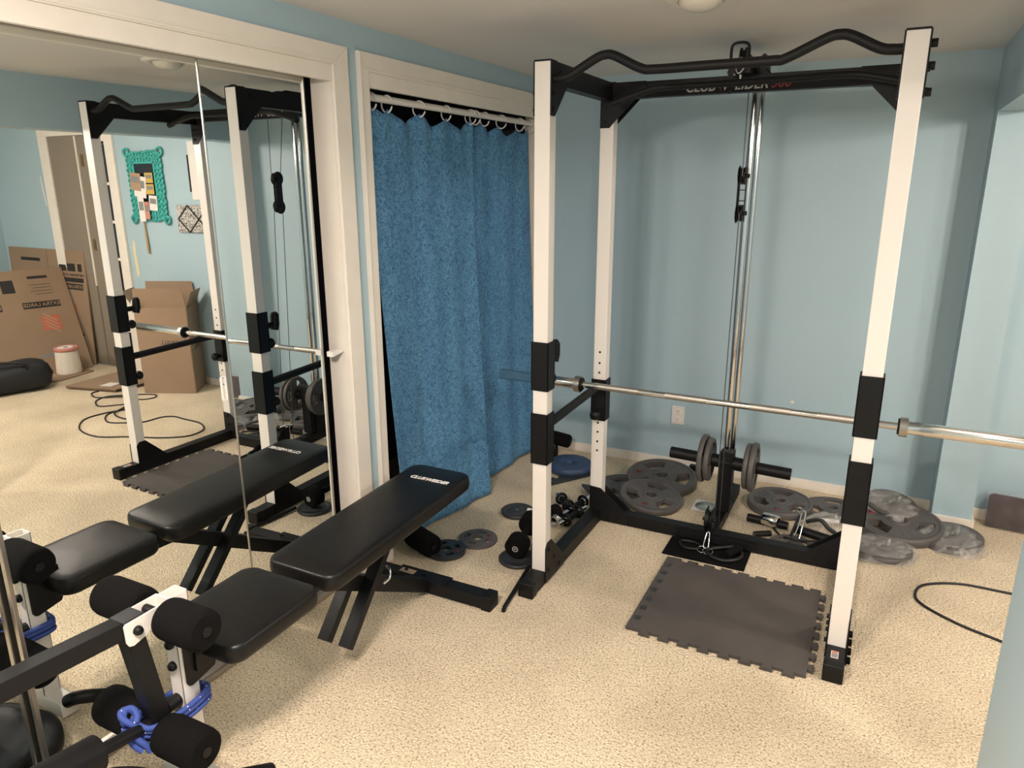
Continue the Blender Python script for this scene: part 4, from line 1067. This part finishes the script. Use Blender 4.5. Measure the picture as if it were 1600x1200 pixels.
c1, f1 = carton((4.60, 1.44, 0.004), dv, (.45, .10, .95), 1.15, .99, 'big flattened brown carton leaning in front with orange print, in the mirror',
   [(.10, .62, .40, .68, 'ink'), (.56, .62, .86, .68, 'ink'), (.14, .40, .29, .54, 'orange'), (.64, .40, .86, .58, 'orange'), (.14, .90, .30, .925, 'ink'), (.42, .78, .52, .90, 'ink'), (.26, .16, .38, .19, 'greyprint'), (.38, .06, .48, .12, 'greyprint'),
    (.13, .84, .30, .844, 'ink'), (.13, .81, .28, .814, 'ink'), (.13, .78, .30, .784, 'ink'), (.13, .75, .27, .754, 'ink'), (.05, .32, .40, .323, 'greyprint'), (.05, .28, .40, .283, 'greyprint'), (.05, .24, .38, .243, 'greyprint')])
text('lettering', 'EXTRA LARGE', .046, M['cardprint'], c1, f1 @ Matrix.Translation((.25, .65, .002))); text('lettering', 'EXTRA LARGE', .046, M['cardprint'], c1, f1 @ Matrix.Translation((.71, .65, .002)))
for cx, cy, s_ in ((.215, .47, .15), (.75, .49, .2)):
    for k in range(4):
        MB().box(-s_ * .42, s_ * .42, -.006, .006, .0013, .002, 0, f1 @ Matrix.Translation((cx, cy - s_ * .36 + k * s_ * .24, 0)) @ Matrix.Rotation(R(40), 4, 'Z')).build('logo_stencil', M['cardprint'], c1)
fc = MB().prism([(4.07, .87), (3.60, 1.0), (3.58, 1.30), (4.14, 1.40)], 'z', .022, .030)
f3 = thing('flattened_box', (3.85, 1.1, 0), 'folded brown carton lying flat on the carpet with a white label, in the mirror', 'cardboard')
fc.build('cardboard_sheet', M['card'], f3); MB().prism([(4.02, .90), (3.64, 1.02), (3.62, 1.28), (4.10, 1.36)], 'z', .004, .012).build('cardboard_sheet', M['card'], f3)
MB().prism([(4.07, .87), (3.60, 1.0), (3.61, 1.01), (4.07, .885)], 'z', .010, .024).build('open_edge', M['cardin'], f3)
MB().prism([(3.82, 1.0), (3.72, 1.03), (3.74, 1.14), (3.84, 1.11)], 'z', .0302, .031).build('shipping_label', M['paper'], f3)
f4 = thing('flattened_box', (4.9, 1.0, 0), 'brown carton sheet lying under the white tub, in the mirror', 'cardboard')
MB().prism([(4.36, 1.0), (4.44, 1.34), (4.56, 1.36), (4.75, .5), (4.6, .35)], 'z', .002, .010).build('cardboard_sheet', M['card'], f4)
tb_ = thing('tub', (4.55, 1.19, .01), 'white ribbed tub with a pink rim beside the flattened cartons', 'tub')
MB().lathe([(0, 0), (.098, 0), (.100, .01)] + [(.100 + .0 * k - .0008 * k + (.002 if k % 2 else 0), .01 + k * .015) for k in range(1, 14)] + [(.09, .215), (.09, .22), (0, .22)], seg=36).build('tub_body', M['tub'], tb_, local=True)
MB().lathe([(.092, .205), (.096, .208), (.096, .235), (.088, .240), (.080, .235), (.08, .21)], seg=36).build('rim', M['pink'], tb_, local=True)
MB().lathe([(.02, .235), (.05, .24), (.078, .232), (.02, .222)], seg=30).build('roll', M['paper'], tb_, local=True)
df = thing('duffel_bag', (4.42, .50, 0), 'black duffel bag on the carpet at the left edge of the mirror', 'bag')
vs = []; fs = []; nu, nv = 36, 20
for j in range(nv + 1):
    v = j / nv * 2 - 1; L_ = .42 * v; e = (1 - abs(v) ** 6) ** .25 if abs(v) < 1 else 0.02
    for i in range(nu):
        a = 2 * math.pi * i / nu; c_, s_ = math.cos(a), math.sin(a)
        yy = .16 * abs(c_) ** .7 * (1 if c_ > 0 else -1) * e; zz = .12 + .12 * abs(s_) ** .7 * (1 if s_ > 0 else -1) * e - .015 * math.cos(v * 5) * (s_ > 0)
        vs.append((L_ + .01 * math.sin(5 * a), yy + .006 * math.sin(9 * v + 3 * a), max(.002, zz)))
for j in range(nv):
    for i in range(nu): a = j * nu + i; b = j * nu + (i + 1) % nu; fs.append((a, b, b + nu, a + nu))
m = MB(); m._add(vs, fs, True); m._add(vs[:nu][::-1], [tuple(range(nu))]); m._add(vs[-nu:], [tuple(range(nu))])
m.build('bag_body', M['bag'], df, local=True)
MB().tube(bez([(-.2, -.13, .14), (-.22, -.15, .24), (0, -.12, .275), (.2, -.14, .24), (.18, -.13, .14)], 6), .010, 8).build('carry_strap', M['cable'], df, local=True)
MB().tube([(-.38, 0, .20), (0, .0, .262), (.38, 0, .20)], .004, 6).build('zipper', M['darkiron'], df, local=True)
df.rotation_euler.z = R(-72)
# far wall: doors and casing
m = MB(); m.box(4.06, 4.17, YF - .022, YF, 0, 2.05, .004); m.box(4.99, 5.12, YF - .022, YF, 0, 2.05, .004); m.box(4.06, 5.12, YF - .022, YF, 2.05, 2.15, .004)
struct('trim_4', m, M['trim'])
d_ = thing('door_1', (4.6, YF, 0), None, None); d_['kind'] = 'structure'
MB().box(4.585, 4.985, YF - .012, YF - .001, .01, 2.048, .002).build('door_panel', M['brown'], d_)
MB().box(4.25, 4.57, YF - .010, YF - .001, .01, 2.048, .002).build('door_jamb', M['brown'], d_)
MB().box(4.57, 4.586, YF - .020, YF - .001, .75, 2.045, .002).build('door_edge', M['trim'], d_)
m = MB()
for z in (1.84, 1.12): m.box(4.50, 4.535, YF - .016, YF - .008, z - .05, z + .05, .002)
m.each('hinge', M['brass'], d_)
m = MB().box(4.17, 4.25, YF - .012, YF - .002, .01, 2.048).build('pane_glass', M['nightglass'], d_)
m = MB()
for z in (1.98, 1.645, 1.325, 1.005, .685, .365): m.box(4.17, 4.25, YF - .018, YF - .010, z - .012, z + .012, .002)
m.box(4.17, 4.25, YF - .018, YF - .010, 1.97, 2.048)
m.each('muntin', M['trim'], d_)
# teal frame
tf = thing('ornate_frame', (3.69, YF, 1.62), 'teal scrollwork frame stuffed with cards on the far wall, in the mirror', 'picture frame')
x0, x1, z0, z1 = 3.475, 3.905, 1.35, 1.895
MB().box(x0 + .085, x1 - .085, YF - .016, YF - .002, z0 + .085, z1 - .085).build('glass_panel', M['nightglass'], tf)
bk = MB().holed([(-(x1 - x0) / 2 + .006, -(z1 - z0) / 2 + .006), ((x1 - x0) / 2 - .006, -(z1 - z0) / 2 + .006), ((x1 - x0) / 2 - .006, (z1 - z0) / 2 - .006), (-(x1 - x0) / 2 + .006, (z1 - z0) / 2 - .006)], [[(-.125, -.18), (.125, -.18), (.125, .18), (-.125, .18)]], 0, .010, frame_mtx(((x0 + x1) / 2, YF - .003, (z0 + z1) / 2), (1, 0, 0), (0, 0, 1)))
bk.build('frame_base', M['teal'], tf)
m = MB(); rr2 = random.Random(11)
def ringt(cx, cz, r, th=.010): m.tube([(cx + r * math.cos(k * 2 * math.pi / 12), YF - .016 - .004 * math.sin(k), cz + r * math.sin(k * 2 * math.pi / 12)) for k in range(12)], th * .75, 6, closed=True)
for t in range(13):
    z = z0 + .03 + t * (z1 - z0 - .06) / 12
    for x in (x0 + .02, x0 + .062, x1 - .02, x1 - .062): ringt(x + rr2.uniform(-.006, .006), z, .021)
for t in range(8):
    x = x0 + .08 + t * (x1 - x0 - .16) / 7
    for z in (z0 + .02, z0 + .062, z1 - .02, z1 - .062): ringt(x, z + rr2.uniform(-.006, .006), .021)
for x in (x0 + .005, x1 - .005):
    for z in (z0 + .005, z1 - .005): ringt(x, z, .032, .013)
m.box(x0 + .078, x1 - .078, YF - .026, YF - .008, z0 + .078, z0 + .094, .003); m.box(x0 + .078, x1 - .078, YF - .026, YF - .008, z1 - .094, z1 - .078, .003)
m.box(x0 + .078, x0 + .094, YF - .026, YF - .008, z0 + .078, z1 - .078, .003); m.box(x1 - .094, x1 - .078, YF - .026, YF - .008, z0 + .078, z1 - .078, .003)
m.build('scrollwork', M['teal'], tf)
def card(cx, cz, w_, h_, rot, mt, dz, lb, nm='paper_card'):
    o = thing(nm, (cx, YF - .02, cz), lb, 'card'); fmx = frame_mtx((cx, YF - .03 - dz, cz), (1, 0, 0), (0, 0, 1)) @ Matrix.Rotation(R(rot), 4, 'Z')
    MB().box(-w_ / 2, w_ / 2, -h_ / 2, h_ / 2, 0, .0015, 0, fmx).build('sheet', M[mt], o)
    MB().box(-w_ * .38, w_ * .38, -h_ * .05, h_ * .3, .0016, .002, 0, fmx).build('print', M['greyprint'], o)
card(3.80, 1.66, .13, .14, 5, 'cardprint', .004, 'buff card overlapping the left edge of the teal frame'); card(3.75, 1.62, .15, .17, 8, 'paper', .002, 'white card with striped border at the middle of the teal frame')
card(3.63, 1.69, .10, .08, 0, 'yellow', 0, 'upper yellow photo card in the teal frame'); card(3.63, 1.60, .10, .08, 0, 'yellow', .0, 'lower yellow photo card in the teal frame')
card(3.76, 1.44, .075, .20, 0, 'paper', .006, 'long narrow printed ticket at the bottom of the teal frame'); card(3.69, 1.43, .055, .14, 0, 'pink', .007, 'narrow pink ticket at the bottom of the teal frame'); card(3.61, 1.49, .10, .12, 4, 'paper', .001, 'small framed snapshot low in the teal frame')
br = thing('hanging_tassel', (3.79, YF - .02, 1.2), 'tan tassel stick hanging below the teal frame', 'tassel')
MB().tube([(3.785, YF - .015, 1.35), (3.775, YF - .015, 1.10), (3.77, YF - .015, 1.07)], [.006, .012, .006], 8).build('stick', M['tan'], br)
mbd = thing('memo_board', (3.05, YF, 1.36), 'black and white damask memo board with dark ribbons on the far wall', 'memo board')
MB().box(2.765, 3.35, YF - .022, YF - .002, 1.262, 1.48, .008).build('board', M['damask'], mbd)
q = MB()
for a, b in (((3.33, 1.37), (3.21, 1.475)), ((3.33, 1.37), (3.21, 1.265)), ((3.21, 1.475), (2.97, 1.265)), ((3.21, 1.265), (2.97, 1.475)), ((2.97, 1.475), (2.78, 1.37)), ((2.97, 1.265), (2.78, 1.37)), ((3.09, 1.48), (3.09, 1.48))):
    if a != b: q.beam((a[0], YF - .024, a[1]), (b[0], YF - .024, b[1]), .012, .003, 0, up=(0, 1, 0))
q.each('ribbon', M['ink'], mbd)
cal = thing('wall_calendar', (3.07, YF, 1.74), 'white paper hanging with a dark pole strip at its side, in the mirror', 'poster')
MB().box(2.97, 3.15, YF - .010, YF - .002, 1.52, 1.96, .001).build('sheet', M['paper'], cal); MB().box(3.15, 3.163, YF - .016, YF - .002, 1.58, 1.86, .002).build('strip', M['ink'], cal)
gl = thing('charm_garland', (2.92, YF, 1.7), 'colourful hanging strip of charms beside the white paper, in the mirror', 'garland')
for k in range(9):
    MB().box(2.895, 2.93, YF - .016, YF - .004, 1.50 + k * .048, 1.50 + k * .048 + .036, .003).build('charm', M[['teal', 'tan', 'paper', 'greyprint', 'yellow'][k % 5]], gl)
pp = MB().prism([(3.985, 1.18), (3.965, 1.17), (3.97, 1.05), (3.955, .90), (3.975, .86), (3.995, .87), (4.0, .98), (4.005, 1.1)], 'y', YF - .0012, YF - .0002)
tag(pp.build('filler_patch', M['plaster']), 'long pale filler smear on the far wall below the tassel', 'wall patch')
pp = MB().prism([(5.20, 1.72), (5.19, 1.6), (5.17, 1.45), (5.185, 1.44), (5.21, 1.6), (5.21, 1.72)], 'y', YF - .0012, YF - .0002)
tag(pp.build('filler_patch', M['paper']), 'thin white filler smear on the far wall left of the taupe door', 'wall patch')

for o in list(C.objects):     # everything fixed to the far wall sits a little nearer the opening
    if o.parent is None and (o.get('category') in ('picture frame', 'card', 'tassel', 'memo board', 'poster', 'garland', 'wall patch') or o.name.startswith('door_1') or o.name == 'trim_4'):
        o.location.x -= 0.05
